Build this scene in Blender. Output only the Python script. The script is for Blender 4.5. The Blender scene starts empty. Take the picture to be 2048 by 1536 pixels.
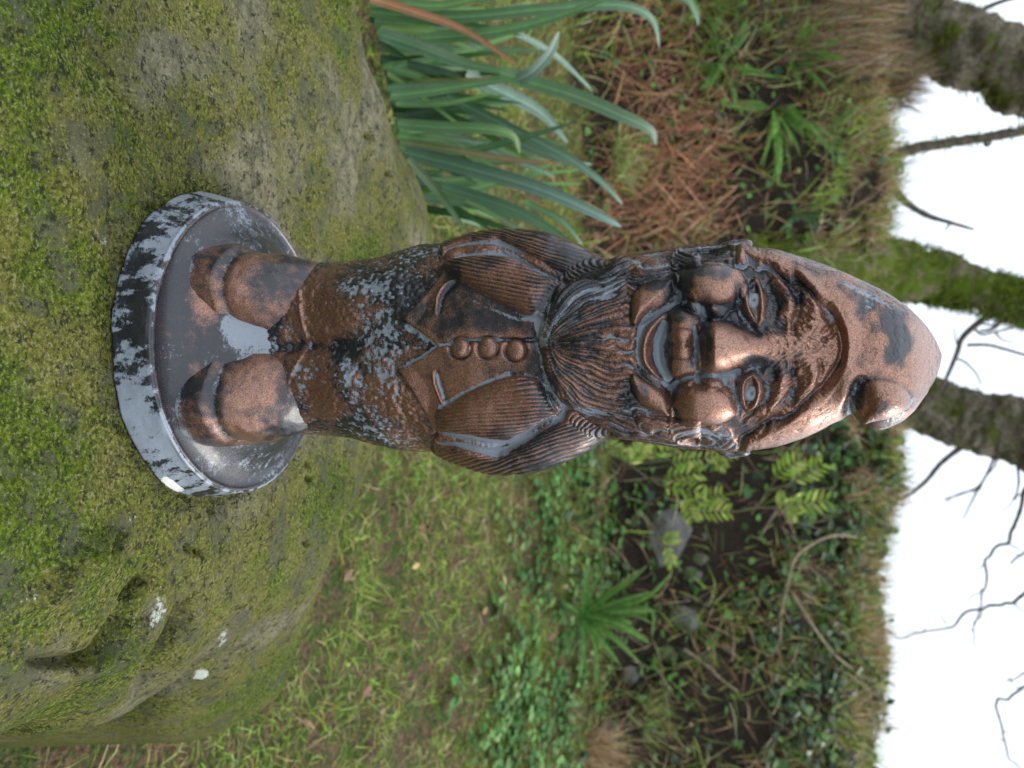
import bpy, math, random
import numpy as np
from mathutils import Matrix, Vector, kdtree

C = bpy.context.scene.collection
scn = bpy.context.scene
rng = np.random.default_rng(7)
random.seed(7)

# ------------------------------------------------------------------ camera
CZ = 0.85                      # camera height over the lawn datum
PITCH = math.radians(15.0)
FPX = 1600.0                   # focal length in pixels of the 2048 px long side
SN, CS = math.sin(PITCH), math.cos(PITCH)
D = 0.5                        # distance to the gnome's axis
cam_d = bpy.data.cameras.new('camera')
cam = bpy.data.objects.new('camera', cam_d)
C.objects.link(cam)
cam_d.sensor_width = 36.0
cam_d.lens = 36.0 * FPX / 2048.0
cam_d.clip_start = 0.02
cam_d.clip_end = 400.0
UPV = Vector((0, SN, CS)); RTV = Vector((1, 0, 0)); FWD = Vector((0, CS, -SN))
M = Matrix((UPV, -RTV, -FWD)).transposed()          # camera turned on its side, as the photo was taken
cam.matrix_world = Matrix.Translation((0, 0, CZ)) @ M.to_4x4()
cam_d.dof.use_dof = True
cam_d.dof.focus_distance = 0.475
cam_d.dof.aperture_fstop = cam_d.lens / 3.0
scn.camera = cam

# ------------------------------------------------------------------ sky, sun, exposure
w = bpy.data.worlds.new('World'); scn.world = w; w.use_nodes = True
nt = w.node_tree; nt.nodes.clear()
SUN_EL, SUN_AZ = math.radians(42), math.radians(62)   # azimuth clockwise from +Y (behind the bank, to the right)
sky = nt.nodes.new('ShaderNodeTexSky'); sky.sky_type = 'NISHITA'; sky.sun_disc = False
sky.sun_elevation = SUN_EL; sky.sun_rotation = SUN_AZ
sky.air_density = 1.0; sky.dust_density = 2.0
tc = nt.nodes.new('ShaderNodeTexCoord')
cl = nt.nodes.new('ShaderNodeTexNoise'); cl.inputs['Scale'].default_value = 2.2; cl.inputs['Detail'].default_value = 5
nt.links.new(tc.outputs['Generated'], cl.inputs['Vector'])
rmp = nt.nodes.new('ShaderNodeMapRange'); rmp.inputs[1].default_value = 0.25; rmp.inputs[2].default_value = 0.62
rmp.inputs[3].default_value = 0.62; rmp.inputs[4].default_value = 0.97
nt.links.new(cl.outputs['Fac'], rmp.inputs[0])
mx = nt.nodes.new('ShaderNodeMix'); mx.data_type = 'RGBA'
nt.links.new(rmp.outputs[0], mx.inputs[0]); nt.links.new(sky.outputs[0], mx.inputs[6])
# even overcast : brighter towards the zenith, as the CIE sky
sx = nt.nodes.new('ShaderNodeSeparateXYZ'); nt.links.new(tc.outputs['Generated'], sx.inputs[0])
el = nt.nodes.new('ShaderNodeMapRange'); el.inputs[1].default_value = 0.0; el.inputs[2].default_value = 1.0
el.inputs[3].default_value = 0.80; el.inputs[4].default_value = 1.40
nt.links.new(sx.outputs[2], el.inputs[0])
vm = nt.nodes.new('ShaderNodeVectorMath'); vm.operation = 'SCALE'; vm.inputs[0].default_value = (9.0, 9.7, 10.8)
nt.links.new(el.outputs[0], vm.inputs['Scale']); nt.links.new(vm.outputs[0], mx.inputs[7])
bg = nt.nodes.new('ShaderNodeBackground'); bg.inputs['Strength'].default_value = 0.098
out = nt.nodes.new('ShaderNodeOutputWorld')
nt.links.new(mx.outputs[2], bg.inputs['Color']); nt.links.new(bg.outputs[0], out.inputs['Surface'])
sl = bpy.data.lights.new('sun', 'SUN'); sl.energy = 1.5; sl.angle = math.radians(25); sl.color = (1.0, 0.96, 0.9)
so = bpy.data.objects.new('sun', sl); C.objects.link(so)
LAMP_AZ = SUN_AZ
sdir = Vector((math.sin(LAMP_AZ) * math.cos(SUN_EL), math.cos(LAMP_AZ) * math.cos(SUN_EL), math.sin(SUN_EL)))
so.rotation_euler = sdir.to_track_quat('Z', 'Y').to_euler()
scn.view_settings.view_transform = 'Standard'; scn.view_settings.look = 'None'
scn.view_settings.exposure = 0.7; scn.view_settings.gamma = 1.0; scn.view_settings.use_curve_mapping = False

# ------------------------------------------------------------------ helpers
def unproject(px, py, Y):
    """world point at depth Y that the photo shows at pixel (px, py)"""
    u = (px - 1024) / FPX; r = (py - 768) / FPX
    t = Y / (CS + u * SN)
    return np.array([r * t, Y, CZ + t * (-SN + u * CS)])

def project(P):
    d = P - np.array([0, 0, CZ])
    f = d[..., 1] * CS - d[..., 2] * SN
    u = d[..., 1] * SN + d[..., 2] * CS
    return 1024 + FPX * u / f, 768 + FPX * d[..., 0] / f

def hash3(i, seed):
    i = i.astype(np.int64)
    h = (i[..., 0] * 73856093) ^ (i[..., 1] * 19349663) ^ (i[..., 2] * 83492791) ^ (seed * 2654435761)
    h = h & 0xffffffff
    h = ((h ^ (h >> 15)) * 2246822519) & 0xffffffff
    h = ((h ^ (h >> 13)) * 3266489917) & 0xffffffff
    return ((h ^ (h >> 16)) & 0xffffff) / float(0xffffff)

def vnoise(p, seed=0):
    i = np.floor(p); f = p - i
    f = f * f * f * (f * (f * 6 - 15) + 10)
    r = 0
    for dx in (0, 1):
        for dy in (0, 1):
            for dz in (0, 1):
                wgt = (f[..., 0] if dx else 1 - f[..., 0]) * (f[..., 1] if dy else 1 - f[..., 1]) * (f[..., 2] if dz else 1 - f[..., 2])
                r = r + wgt * hash3(i + np.array([dx, dy, dz]), seed)
    return r

def fbm(p, octaves=4, seed=0):
    p = np.asarray(p, float); s = 0; a = 0.5; tot = 0
    for o in range(octaves):
        s = s + a * vnoise(p * 2 ** o + o * 17.3, seed + o); tot += a; a *= 0.5
    return s / tot

def sstep(a, b, x):
    t = np.clip((x - a) / (b - a), 0, 1)
    return t * t * (3 - 2 * t)

def spline(pts, n=24, closed=False):
    """Catmull-Rom through pts"""
    p = np.asarray(pts, float); m = len(p)
    idx = (lambda k: p[k % m]) if closed else (lambda k: p[min(max(k, 0), m - 1)])
    o = []
    for k in range(m if closed else m - 1):
        a, b, c, d = idx(k - 1), idx(k), idx(k + 1), idx(k + 2)
        for t in np.linspace(0, 1, n, endpoint=False):
            o.append(0.5 * ((2 * b) + (c - a) * t + (2 * a - 5 * b + 4 * c - d) * t * t + (-a + 3 * b - 3 * c + d) * t ** 3))
    if not closed: o.append(p[-1])
    return np.array(o)

def poly_dist(Q, line, closed=False, cap=None):
    """distance of points Q (N,2) to a polyline and the fraction along it"""
    A = line; B = np.roll(line, -1, 0) if closed else line[1:]
    if not closed: A = line[:-1]
    L = np.linalg.norm(B - A, axis=1); cum = np.concatenate([[0], np.cumsum(L)])
    best = np.full(len(Q), cap if cap else 1e9); tt = np.zeros(len(Q))
    qx, qy = np.ascontiguousarray(Q[:, 0]), np.ascontiguousarray(Q[:, 1])
    for k in range(len(A)):
        if L[k] < 1e-9: continue
        ab = B[k] - A[k]
        if cap:
            i = np.nonzero(np.abs(qx - (A[k][0] + B[k][0]) / 2) < abs(ab[0]) / 2 + cap)[0]
            i = i[np.abs(qy[i] - (A[k][1] + B[k][1]) / 2) < abs(ab[1]) / 2 + cap]
            if not len(i): continue
            sx, sy = qx[i] - A[k][0], qy[i] - A[k][1]
            t = np.clip((sx * ab[0] + sy * ab[1]) / (L[k] ** 2), 0, 1)
            d = np.hypot(sx - t * ab[0], sy - t * ab[1])
            m = d < best[i]; i = i[m]
            best[i] = d[m]; tt[i] = (cum[k] + t[m] * L[k]) / cum[-1]
            continue
        t = np.clip(((Q - A[k]) @ ab) / (L[k] ** 2), 0, 1)
        d = np.linalg.norm(Q - (A[k] + t[:, None] * ab), axis=1)
        m = d < best
        best[m] = d[m]; tt[m] = (cum[k] + t[m] * L[k]) / cum[-1]
    return best, tt

def inside(Q, poly):
    x, y = Q[:, 0], Q[:, 1]; r = np.zeros(len(Q), bool)
    j = len(poly) - 1
    for i in range(len(poly)):
        xi, yi = poly[i]; xj, yj = poly[j]
        c = ((yi > y) != (yj > y)) & (x < (xj - xi) * (y - yi) / ((yj - yi) + 1e-12) + xi)
        r ^= c; j = i
    return r

def sdist(Q, poly, cap=None):
    """signed distance, positive inside"""
    d, _ = poly_dist(Q, poly, True, cap)
    return np.where(inside(Q, poly), d, -d)

def make_mesh(name, V, F, smooth=True, attrs=None):
    """V (N,3); F (M,3) or (M,4) or a list of such arrays"""
    me = bpy.data.meshes.new(name)
    Fs = F if isinstance(F, list) else [F]
    Fs = [np.asarray(f, np.int32) for f in Fs if len(f)]
    me.vertices.add(len(V)); me.vertices.foreach_set('co', np.asarray(V, np.float32).ravel())
    loops = np.concatenate([f.ravel() for f in Fs])
    tot = np.concatenate([np.full(len(f), f.shape[1], np.int32) for f in Fs])
    st = np.concatenate([[0], np.cumsum(tot)[:-1]]).astype(np.int32)
    me.loops.add(len(loops)); me.loops.foreach_set('vertex_index', loops)
    me.polygons.add(len(tot)); me.polygons.foreach_set('loop_start', st)
    me.polygons.foreach_set('loop_total', tot)
    me.polygons.foreach_set('use_smooth', np.full(len(tot), smooth))
    for k, v in (attrs or {}).items():
        v = np.asarray(v, np.float32)
        if v.ndim == 1:
            a = me.attributes.new(k, 'FLOAT', 'POINT'); a.data.foreach_set('value', v)
        else:
            if v.shape[1] == 3: v = np.concatenate([v, np.ones((len(v), 1), np.float32)], 1)
            a = me.attributes.new(k, 'FLOAT_COLOR', 'POINT'); a.data.foreach_set('color', v.ravel())
    me.update(calc_edges=True)
    return me

def link(name, me, mat=None, parent=None, **props):
    o = bpy.data.objects.new(name, me); C.objects.link(o)
    if mat is not None and me is not None and not len(me.materials): me.materials.append(mat)
    if parent is not None: o.parent = parent
    for k, v in props.items(): o[k] = v
    return o

def thing(name, label, cat, loc=(0, 0, 0), group=None):
    o = bpy.data.objects.new(name, None); C.objects.link(o)
    o.location = Vector(loc); o.empty_display_size = 0.05
    o['label'] = label; o['category'] = cat
    if group: o['group'] = group
    return o

def rel(o, V):
    return np.asarray(V) - np.array(o.location)

def grid_faces(nr, nc, wrap=True):
    i = np.arange(nr - 1)[:, None]; j = np.arange(nc if wrap else nc - 1)[None, :]
    a = i * nc + j; b = i * nc + (j + 1) % nc
    return np.stack([a, b, b + nc, a + nc], -1).reshape(-1, 4)

# ---- node shorthand
class NB:
    def __init__(s, name):
        s.m = bpy.data.materials.new(name); s.m.use_nodes = True
        s.t = s.m.node_tree; s.t.nodes.clear()
        s.out = s.t.nodes.new('ShaderNodeOutputMaterial')
        s.geo = s.t.nodes.new('ShaderNodeTexCoord')
    def n(s, kind, **kw):
        x = s.t.nodes.new('ShaderNode' + kind)
        for k, v in kw.items(): setattr(x, k, v)
        return x
    def l(s, a, b): s.t.links.new(a, b)
    def put(s, sock, v):
        if hasattr(v, 'is_output') or isinstance(v, bpy.types.NodeSocket): s.l(v, sock)
        elif isinstance(v, tuple) and len(v) == 3 and sock.type == 'RGBA': sock.default_value = (*v, 1)
        else: sock.default_value = v
    def noise(s, scale, detail=4, rough=0.55, vec=None, kind='Noise', dist=0.0):
        x = s.n('TexNoise'); x.inputs['Scale'].default_value = scale; x.inputs['Detail'].default_value = detail
        x.inputs['Roughness'].default_value = rough; x.inputs['Distortion'].default_value = dist
        s.l(vec or s.geo.outputs['Object'], x.inputs['Vector']); return x.outputs['Fac']
    def voro(s, scale, vec=None, feature='F1'):
        x = s.n('TexVoronoi'); x.feature = feature; x.inputs['Scale'].default_value = scale
        s.l(vec or s.geo.outputs['Object'], x.inputs['Vector']); return x.outputs['Distance']
    def math(s, op, a, b=0.0, c=None, clamp=False):
        x = s.n('Math', operation=op, use_clamp=clamp); s.put(x.inputs[0], a); s.put(x.inputs[1], b)
        if c is not None: s.put(x.inputs[2], c)
        return x.outputs[0]
    def ramp(s, v, a, b, lo=0.0, hi=1.0, smooth=True):
        x = s.n('MapRange'); x.interpolation_type = 'SMOOTHSTEP' if smooth else 'LINEAR'
        s.put(x.inputs[0], v); x.inputs[1].default_value = a; x.inputs[2].default_value = b
        x.inputs[3].default_value = lo; x.inputs[4].default_value = hi; return x.outputs[0]
    def mix(s, f, a, b):
        x = s.n('Mix', data_type='RGBA'); s.put(x.inputs[0], f); s.put(x.inputs[6], a); s.put(x.inputs[7], b); return x.outputs[2]
    def attr(s, name, out='Fac'):
        x = s.n('Attribute'); x.attribute_name = name; return x.outputs[out]
    def bump(s, h, strength=0.5, dist=0.001, prev=None):
        x = s.n('Bump'); x.inputs['Strength'].default_value = strength; x.inputs['Distance'].default_value = dist
        s.l(h, x.inputs['Height'])
        if prev is not None: s.l(prev, x.inputs['Normal'])
        return x.outputs[0]
    def principled(s, **kw):
        x = s.n('BsdfPrincipled')
        for k, v in kw.items():
            s.put(x.inputs[k.replace('_', ' ')], v)
        s.l(x.outputs[0], s.out.inputs['Surface']); return x
# ------------------------------------------------------------------ painted plaster material of the gnome
def make_gnome_mat():
    b = NB('antiqued_copper_paint')
    cop = b.attr('copper'); gry = b.attr('grey')
    n1 = b.noise(1500, 3, 0.6); n2 = b.noise(520, 4, 0.65); n3 = b.noise(1900, 2, 0.5); n4 = b.noise(150, 5, 0.65)
    g = b.math('ADD', gry, b.math('ADD', b.math('MULTIPLY', b.math('SUBTRACT', n2, 0.5), 1.15), b.math('MULTIPLY', b.math('SUBTRACT', n1, 0.5), 0.7)))
    g = b.ramp(g, 0.34, 0.74)
    c = b.math('ADD', cop, b.math('ADD', b.math('MULTIPLY', b.math('SUBTRACT', n4, 0.5), 1.5), b.math('MULTIPLY', b.math('SUBTRACT', n1, 0.5), 1.0)))
    c = b.ramp(c, 0.16, 0.92)
    copper = b.mix(b.ramp(n3, 0.35, 0.65), (0.13, 0.064, 0.043), (0.42, 0.225, 0.155))
    black = b.mix(n2, (0.004, 0.005, 0.008), (0.018, 0.020, 0.027))
    col = b.mix(c, black, copper)
    col = b.mix(g, col, b.mix(n2, (0.19, 0.225, 0.265), (0.28, 0.315, 0.355)))
    chip = b.attr('chip')
    col = b.mix(b.ramp(b.math('ADD', chip, b.math('MULTIPLY', b.math('SUBTRACT', n2, 0.5), 0.8)), 0.45, 0.55), col, (0.75, 0.74, 0.70))
    met = b.math('MULTIPLY', b.math('MULTIPLY', c, b.math('SUBTRACT', 1.0, g)), 0.72)
    rgh = b.ramp(b.math('ADD', n1, b.math('MULTIPLY', g, 0.10)), 0.3, 0.75, 0.22, 0.44)
    h = b.math('ADD', b.math('MULTIPLY', n1, 0.6), b.math('MULTIPLY', n3, 0.4))
    h = b.math('ADD', h, b.math('MULTIPLY', g, -0.25))
    nm = b.bump(h, 0.42, 0.0010)
    b.principled(Base_Color=col, Metallic=met, Roughness=rgh, Normal=nm, Coat_Weight=0.34, Coat_Roughness=0.18, Specular_IOR_Level=0.5)
    return b.m
GM = make_gnome_mat()

Z1 = lambda p: np.asarray(p, float) / 2.409 + np.array([1050, 420])
Z2 = lambda p: np.asarray(p, float) / 2.4 + np.array([200, 380])
Z3 = lambda p: np.asarray(p, float) / 2.743 + np.array([560, 420])
Z4 = lambda p: np.asarray(p, float) / 3.34 + np.array([1250, 460])
Z5 = lambda p: np.asarray(p, float) / 3.657 + np.array([1060, 480])
PX = lambda p: np.asarray(p, float)

SIL_L = np.array([(480,560),(540,530),(575,525),(600,526),(640,525),(700,522),(760,515),(800,501),(840,489),(870,486),(881,487),(906,475),(961,460),(1016,455),(1070,459),(1125,475),(1162,493),(1198,514),(1216,519),(1258,509),(1320,501),(1361,495),(1400,491),(1440,489),(1465,489),(1490,490),(1515,494),(1548,497),(1590,509),(1631,522),(1673,538),(1714,557),(1756,576),(1797,601),(1825,624),(1848,648),(1864,669),(1873,686),(1879,704)])
SIL_R = np.array([(480,835),(540,860),(575,868),(600,868),(640,870),(700,876),(760,890),(800,901),(840,904),(870,905),(900,924),(929,934),(961,947),(997,953),(1070,947),(1143,919),(1180,898),(1209,877),(1222,875),(1258,881),(1299,887),(1361,897),(1403,900),(1448,903),(1486,904),(1507,901),(1548,895),(1590,883),(1631,866),(1673,843),(1689,835),(1700,829),(1708,832),(1722,843),(1739,855),(1756,860),(1780,855),(1810,838),(1839,805),(1859,772),(1870,752),(1876,738),(1879,718)])
FRONT = np.array([(480,.040),(560,.046),(640,.050),(700,.050),(760,.056),(860,.062),(1000,.064),(1080,.062),(1150,.062),(1300,.062),(1400,.060),(1480,.056),(1600,.051),(1700,.042),(1760,.034),(1800,.025),(1840,.015),(1865,.009),(1879,.004)])

def build_gnome_body():
    pr = np.concatenate([np.arange(490, 1840, 2.05), np.linspace(1840, 1878.5, 44)])
    NR = len(pr)
    yl = np.interp(pr, SIL_L[:, 0], SIL_L[:, 1]); yr = np.interp(pr, SIL_R[:, 0], SIL_R[:, 1])
    k = np.exp(-0.5 * (np.arange(-4, 5) / 1.8) ** 2); k /= k.sum()
    sm = lambda a: np.convolve(np.pad(a, 4, mode='edge'), k, 'valid')
    yl, yr = sm(yl), sm(yr)
    u = (pr - 1024) / FPX; t = D / (CS + u * SN)
    z = CZ + t * (-SN + u * CS)
    xl = (yl - 768) / FPX * t; xr = (yr - 768) / FPX * t
    cx = (xl + xr) / 2; a = (xr - xl) / 2 * 0.985
    bf = np.interp(pr, FRONT[:, 0], FRONT[:, 1]); bf = sm(bf); bb = np.minimum(np.maximum(bf * 0.92, a * 0.75), a * 1.05)
    nf, nb = 540, 150
    th = np.concatenate([np.linspace(math.pi, 2 * math.pi, nf, endpoint=False), np.linspace(0, math.pi, nb, endpoint=False)])
    NC = len(th)
    c, s = np.cos(th), np.sin(th)
    e = 0.90
    cc = np.sign(c) * np.abs(c) ** e; ss = np.sign(s) * np.abs(s) ** e
    X = cx[:, None] + a[:, None] * cc[None]
    dep = np.where(ss[None] < 0, bf[:, None], bb[:, None])
    Y = D + dep * ss[None]
    P = np.stack([X, Y, np.repeat(z[:, None], NC, 1)], -1)
    nx = c[None] / a[:, None]; ny = s[None] / dep
    nl = np.sqrt(nx ** 2 + ny ** 2); N = np.stack([nx / nl, ny / nl, np.zeros_like(nx)], -1)
    view = np.array([0, 0, CZ]) - P; view /= np.linalg.norm(view, axis=-1, keepdims=True)
    facing = (N * view).sum(-1).ravel()
    front = sstep(0.02, 0.42, facing); soft = sstep(-0.1, 0.75, facing)
    frontish = sstep(-0.25, 0.05, (N * view).sum(-1)).ravel()
    Pf = P.reshape(-1, 3); Nf = N.reshape(-1, 3)

    # ---- beard flow table: strand number s (-1..1 across) and distance along t
    keys = [Z1([(85,560),(80,380),(180,240),(460,150),(760,110),(1010,120)]),
            Z1([(105,605),(145,460),(265,355),(480,275),(660,240),(900,215)]),
            Z1([(112,620),(165,530),(260,450),(370,390),(450,350),(560,320)]),
            Z1([(120,635),(190,590),(280,545),(370,510),(450,490),(530,480)]),
            Z1([(125,645),(210,650),(300,650),(390,645),(470,640),(545,640)]),
            Z1([(120,660),(200,710),(280,745),(370,770),(450,790),(540,810)]),
            Z1([(110,680),(170,790),(250,860),(360,910),(450,930),(560,960)]),
            Z1([(100,690),(150,840),(265,970),(440,1045),(640,1095),(900,1130)]),
            Z1([(85,730),(85,930),(190,1080),(460,1170),(760,1230),(1010,1230)])]
    def resample(q, m=260):
        L = np.concatenate([[0], np.cumsum(np.linalg.norm(np.diff(q, axis=0), axis=1))])
        return np.stack([np.interp(np.linspace(0, L[-1], m), L, q[:, a_]) for a_ in (0, 1)], -1)
    kc = np.array([resample(spline(q, 30)) for q in keys])
    S = np.linspace(0, len(keys) - 1, 321); i0 = np.minimum(S.astype(int), len(keys) - 2); fr = (S - i0)[:, None, None]
    flow = kc[i0] * (1 - fr) + kc[i0 + 1] * fr
    nt_ = flow.shape[1]
    kd = kdtree.KDTree(flow.shape[0] * nt_)
    for q, (fx, fy) in enumerate(flow.reshape(-1, 2)): kd.insert((fx, fy, 0), q)
    kd.balance()

    brim = spline(Z4([(735,120),(790,165),(880,210),(1050,270),(1200,370),(1330,500),(1420,640),(1452,750),(1440,870),(1390,960),(1300,1080),(1180,1190),(1030,1290),(880,1360),(800,1405),(770,1470)]), 10)
    hat_poly = np.concatenate([[(1488, 380)], brim, [(1478, 1000), (1990, 1000), (1990, 380)]])
    face_poly = np.concatenate([brim[::-1], Z4([(720,150),(560,165),(400,210),(340,290),(200,290),(70,360),(30,440),(30,610),(90,640),(70,770),(85,920),(20,1060),(70,1190),(200,1270),(320,1300),(380,1350),(520,1390),(700,1400)])])
    beard_low = spline(Z1([(420,170),(375,240),(180,335),(110,430),(62,560),(58,640),(70,690),(92,800),(170,950),(380,1085),(420,1160)]), 8)
    beard_poly = np.concatenate([beard_low, [(1990, 1000), (1990, 380)]])
    armL = spline(Z3([(890,290),(905,240),(960,215),(1100,203),(1225,212),(1350,262),(1480,332),(1560,395),(1490,470),(1450,560),(1400,588),(1300,562),(1150,478),(1020,405),(940,355)]), 8, True)
    armR = spline(Z3([(848,1200),(862,1110),(960,1042),(1080,972),(1250,912),(1350,905),(1420,930),(1470,1000),(1530,1110),(1480,1168),(1350,1236),(1230,1288),(1130,1290),(1000,1268),(870,1258)]), 8, True)
    upL = np.concatenate([Z3([(880,215),(1000,186),(1200,180),(1300,228),(1400,290),(1580,385)]), [(1400, 520), (1400, 380), (880, 380)]])
    upR = np.concatenate([Z3([(840,1268),(1000,1292),(1200,1326),(1300,1280),(1440,1192),(1560,1130)]), [(1400, 850), (1400, 1010), (870, 1010)]])
    hem = Z3([(880,100),(885,335),(780,470),(658,598),(760,668),(862,745),(750,822),(640,880),(720,1000),(800,1150),(838,1250),(820,1500)])
    jacket_poly = np.concatenate([hem, [(1990, 1010), (1990, 400)]])

    lab = {}
    def evaluate(Q, final):
        d = np.zeros(len(Q))
        def sel(pts, pad):
            lo = pts.min(0) - pad; hi = pts.max(0) + pad
            return np.nonzero((Q[:, 0] > lo[0]) & (Q[:, 0] < hi[0]) & (Q[:, 1] > lo[1]) & (Q[:, 1] < hi[1]) & (frontish > 0))[0]
        def ridge(pts, wd, h, taper=0.5, smooth=True):
            q = spline(pts, 6) if smooth else np.asarray(pts, float)
            i = sel(q, wd * 3)
            dd, tt = poly_dist(Q[i], q, False, wd * 3)
            tp = 1 - taper * np.abs(2 * tt - 1) ** 3
            d[i] += h * 1e-3 * np.exp(-(dd / wd) ** 2) * tp
        def dome(cn, rx, ry, h, e=0.6, ang=0.0):
            i = sel(np.array([cn]), max(rx, ry))
            q = Q[i] - cn; ca, sa = math.cos(ang), math.sin(ang)
            r2 = ((q[:, 0] * ca + q[:, 1] * sa) / rx) ** 2 + ((-q[:, 0] * sa + q[:, 1] * ca) / ry) ** 2
            d[i] += h * 1e-3 * np.clip(1 - r2, 0, 1) ** e
        def plate(poly, h, bev, edge=0.0, ew=3.0):
            i = sel(poly, 4)
            sd = sdist(Q[i], poly, 50)
            d[i] += h * 1e-3 * np.sqrt(np.clip(1 - (1 - np.clip(sd / bev, 0, 1)) ** 2, 0, 1))
            if edge: d[i] += edge * 1e-3 * np.exp(-((sd - ew) / ew) ** 2)
            return i, sd
        # --- jacket over trousers
        i, sdj = plate(jacket_poly, 3.6, 9, 0.6)
        # trousers : gap between the legs, knees, cast fabric
        ridge(PX([(560,694),(600,694),(640,693),(668,692)]), 15, -5, 0.4)
        ridge(PX([(668,692),(700,692),(730,694)]), 15, -2.5, 0.8)
        dome(PX((640, 770)), 85, 95, 5, 1.0); dome(PX((660, 610)), 90, 85, 4, 1.0)
        dome(PX((740, 800)), 120, 90, 4, 1.0); dome(PX((745, 600)), 110, 80, 4, 1.0)
        ridge(Z3([(330,700),(480,640),(600,600)]), 20, -2.2, .3); ridge(Z3([(330,800),(480,870),(620,900)]), 20, -2.2, .3)
        # trouser hems over the boots
        for q in ([(600,530),(597,580),(600,630),(612,680)], [(615,692),(590,730),(572,780),(574,830),(590,872)]):
            ridge(PX(q), 5, 1.5, 0)
        # jacket details
        ridge(Z3([(870,742),(960,735),(1060,716),(1200,712),(1300,715),(1400,712)]), 4.0, -2.2, 0.2)
        ridge(Z3([(870,752),(1000,760),(1200,745),(1400,740)]), 7, 0.9, 0.3)
        ridge(Z3([(945,388),(905,420),(872,470),(856,560)]), 4.0, 2.6, 0.5); ridge(Z3([(962,400),(920,440),(888,490),(872,560)]), 4, -1.6, .5)
        ridge(Z3([(842,895),(850,950),(872,1010),(892,1062)]), 4.0, 2.2, 0.5); ridge(Z3([(862,895),(872,950),(892,1000),(905,1050)]), 4, -1.8, .5)
        for cb in ((988,756),(1140,756),(1292,770)):
            ridge(Z3([(cb[0] + 58 * math.cos(q), cb[1] + 58 * math.sin(q)) for q in np.linspace(0, 6.283, 13)]), 3.0, -1.2, 0)
        # --- sleeves
        iu, _ = plate(upL, 3.0, 22); iu2, _ = plate(upR, 3.0, 22)
        il, sdl = plate(armL, 8.5, 46); ir, sdr = plate(armR, 8.5, 46)
        ridge(Z3([(885,245),(1000,196),(1210,190),(1310,238),(1400,298),(1570,385)]), 6, -2.6, 0.1)
        ridge(Z3([(845,1264),(1000,1288),(1200,1318),(1300,1275),(1440,1186),(1550,1128)]), 6, -2.6, 0.1)
        ribs = np.zeros(len(Q))
        for poly, skew in () if not final else ((armL, -0.20), (armR, 0.10), (upL, -0.30), (upR, 0.35)):
            i = sel(poly, 2)
            m = inside(Q[i], poly); i = i[m]
            msk = sstep(1, 11, sdist(Q[i], poly, 50)) * sstep(2, -10, sdist(Q[i], beard_poly, 50))
            wob = fbm(np.stack([Q[i, 0] / 130, Q[i, 1] / 50, np.zeros(len(i))], -1), 2, 5)
            bend = ((Q[i, 0] - 1010) / 120.0) ** 2 * (5 if poly in (upL,) else 3) if False else 0
            ph = (Q[i, 1] + skew * (Q[i, 0] - 1000) + 10 * wob) / 8.3
            f = np.abs((ph % 1) - 0.5) * 2
            amp = 0.75 + 0.4 * vnoise(np.stack([Q[i, 0] / 70, np.floor(ph) * 3.1, np.zeros(len(i))], -1), 9)
            ribs[i] = -f ** 2.2 * amp * msk
        d += ribs * 1.3e-3
        # --- beard mass with strands
        ib, sdb = plate(beard_poly, 9.0, 34)
        m = sdb > 0
        ib = ib[m]
        if not final:
            lab['bs'] = (ib[:0], np.zeros(0), np.zeros(0))
        else:
            st = np.array([kd.find((Q[q, 0], Q[q, 1], 0))[1] for q in ib])
            lab['bs'] = (ib, S[st // nt_] / (len(keys) - 1), (st % nt_) / (nt_ - 1.0))
        ib2, sv, tv = lab['bs']
        jit = fbm(np.stack([Q[ib2, 0] / 45, Q[ib2, 1] / 45, np.zeros(len(ib2))], -1), 3, 21) - 0.5
        hair = np.zeros(len(Q))
        for K, amp, stretch, sd_ in ((38, 1.5, 2.6, 3), (15, 1.1, 1.8, 8)):
            ph = sv * K + jit * (.5 + 1.1 * sstep(.2, .8, facing[ib2]))
            idn = np.floor(ph); f = np.abs(ph - idn - 0.5) * 2
            al = vnoise(np.stack([idn * 7.7, tv * stretch * 2 + idn * 0.37, np.zeros(len(ib2))], -1), sd_)
            hair[ib2] += amp * (np.clip(1 - f ** 2, 0, 1) * sstep(0.02, 0.55, al) - 0.40)
        ing = sstep(0, 40, sdist(Q[ib2], beard_poly, 50))
        facein = sdist(Q[ib2], face_poly, 50)
        hair[ib2] *= sstep(6, -8, facein) * sstep(3, -6, sdist(Q[ib2], hat_poly, 50))
        # flanks and nape : strands run down the head
        if final:
            sb_ = sdist(Q, beard_poly, 50); fl = (sb_ > -2) & (sdist(Q, hat_poly, 50) < 2) & (sdist(Q, face_poly, 50) < 0)
            thg = np.tile(th, NR)[fl]; zz_ = Pf[fl, 2]
            wv = fbm(np.stack([np.cos(thg) * 2, np.sin(thg) * 2, zz_ / .05], -1), 2, 231) - .5
            side_ = np.zeros(len(thg))
            for K_, am_ in ((76, 1.7), (33, 1.2)):
                ph_ = thg / (2 * math.pi) * K_ + wv * 1.1
                id_ = np.floor(ph_); f_ = np.abs(ph_ - id_ - .5) * 2
                al_ = vnoise(np.stack([id_ * 5.3, zz_ / .030 + id_ * .41, np.zeros(len(thg))], -1), 41)
                side_ += am_ * (np.clip(1 - f_ ** 2, 0, 1) * sstep(.1, .7, al_) - .35)
            w_ = sstep(.62, .34, facing[fl])
            hair[fl] = hair[fl] * (1 - w_) + side_ * w_
            hair *= sstep(-2, 12, sb_)
        d += hair * 1e-3
        ridge(Z1([(60,640),(130,645),(190,640)]), 16, -3.5, .4)
        # --- face
        plate(face_poly, -1.0, 8)
        dome(Z4((572, 345)), 76, 66, 13.5, 0.52, 0.1); dome(Z4((525, 1190)), 69, 62, 13.0, 0.52, -0.1)
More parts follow.
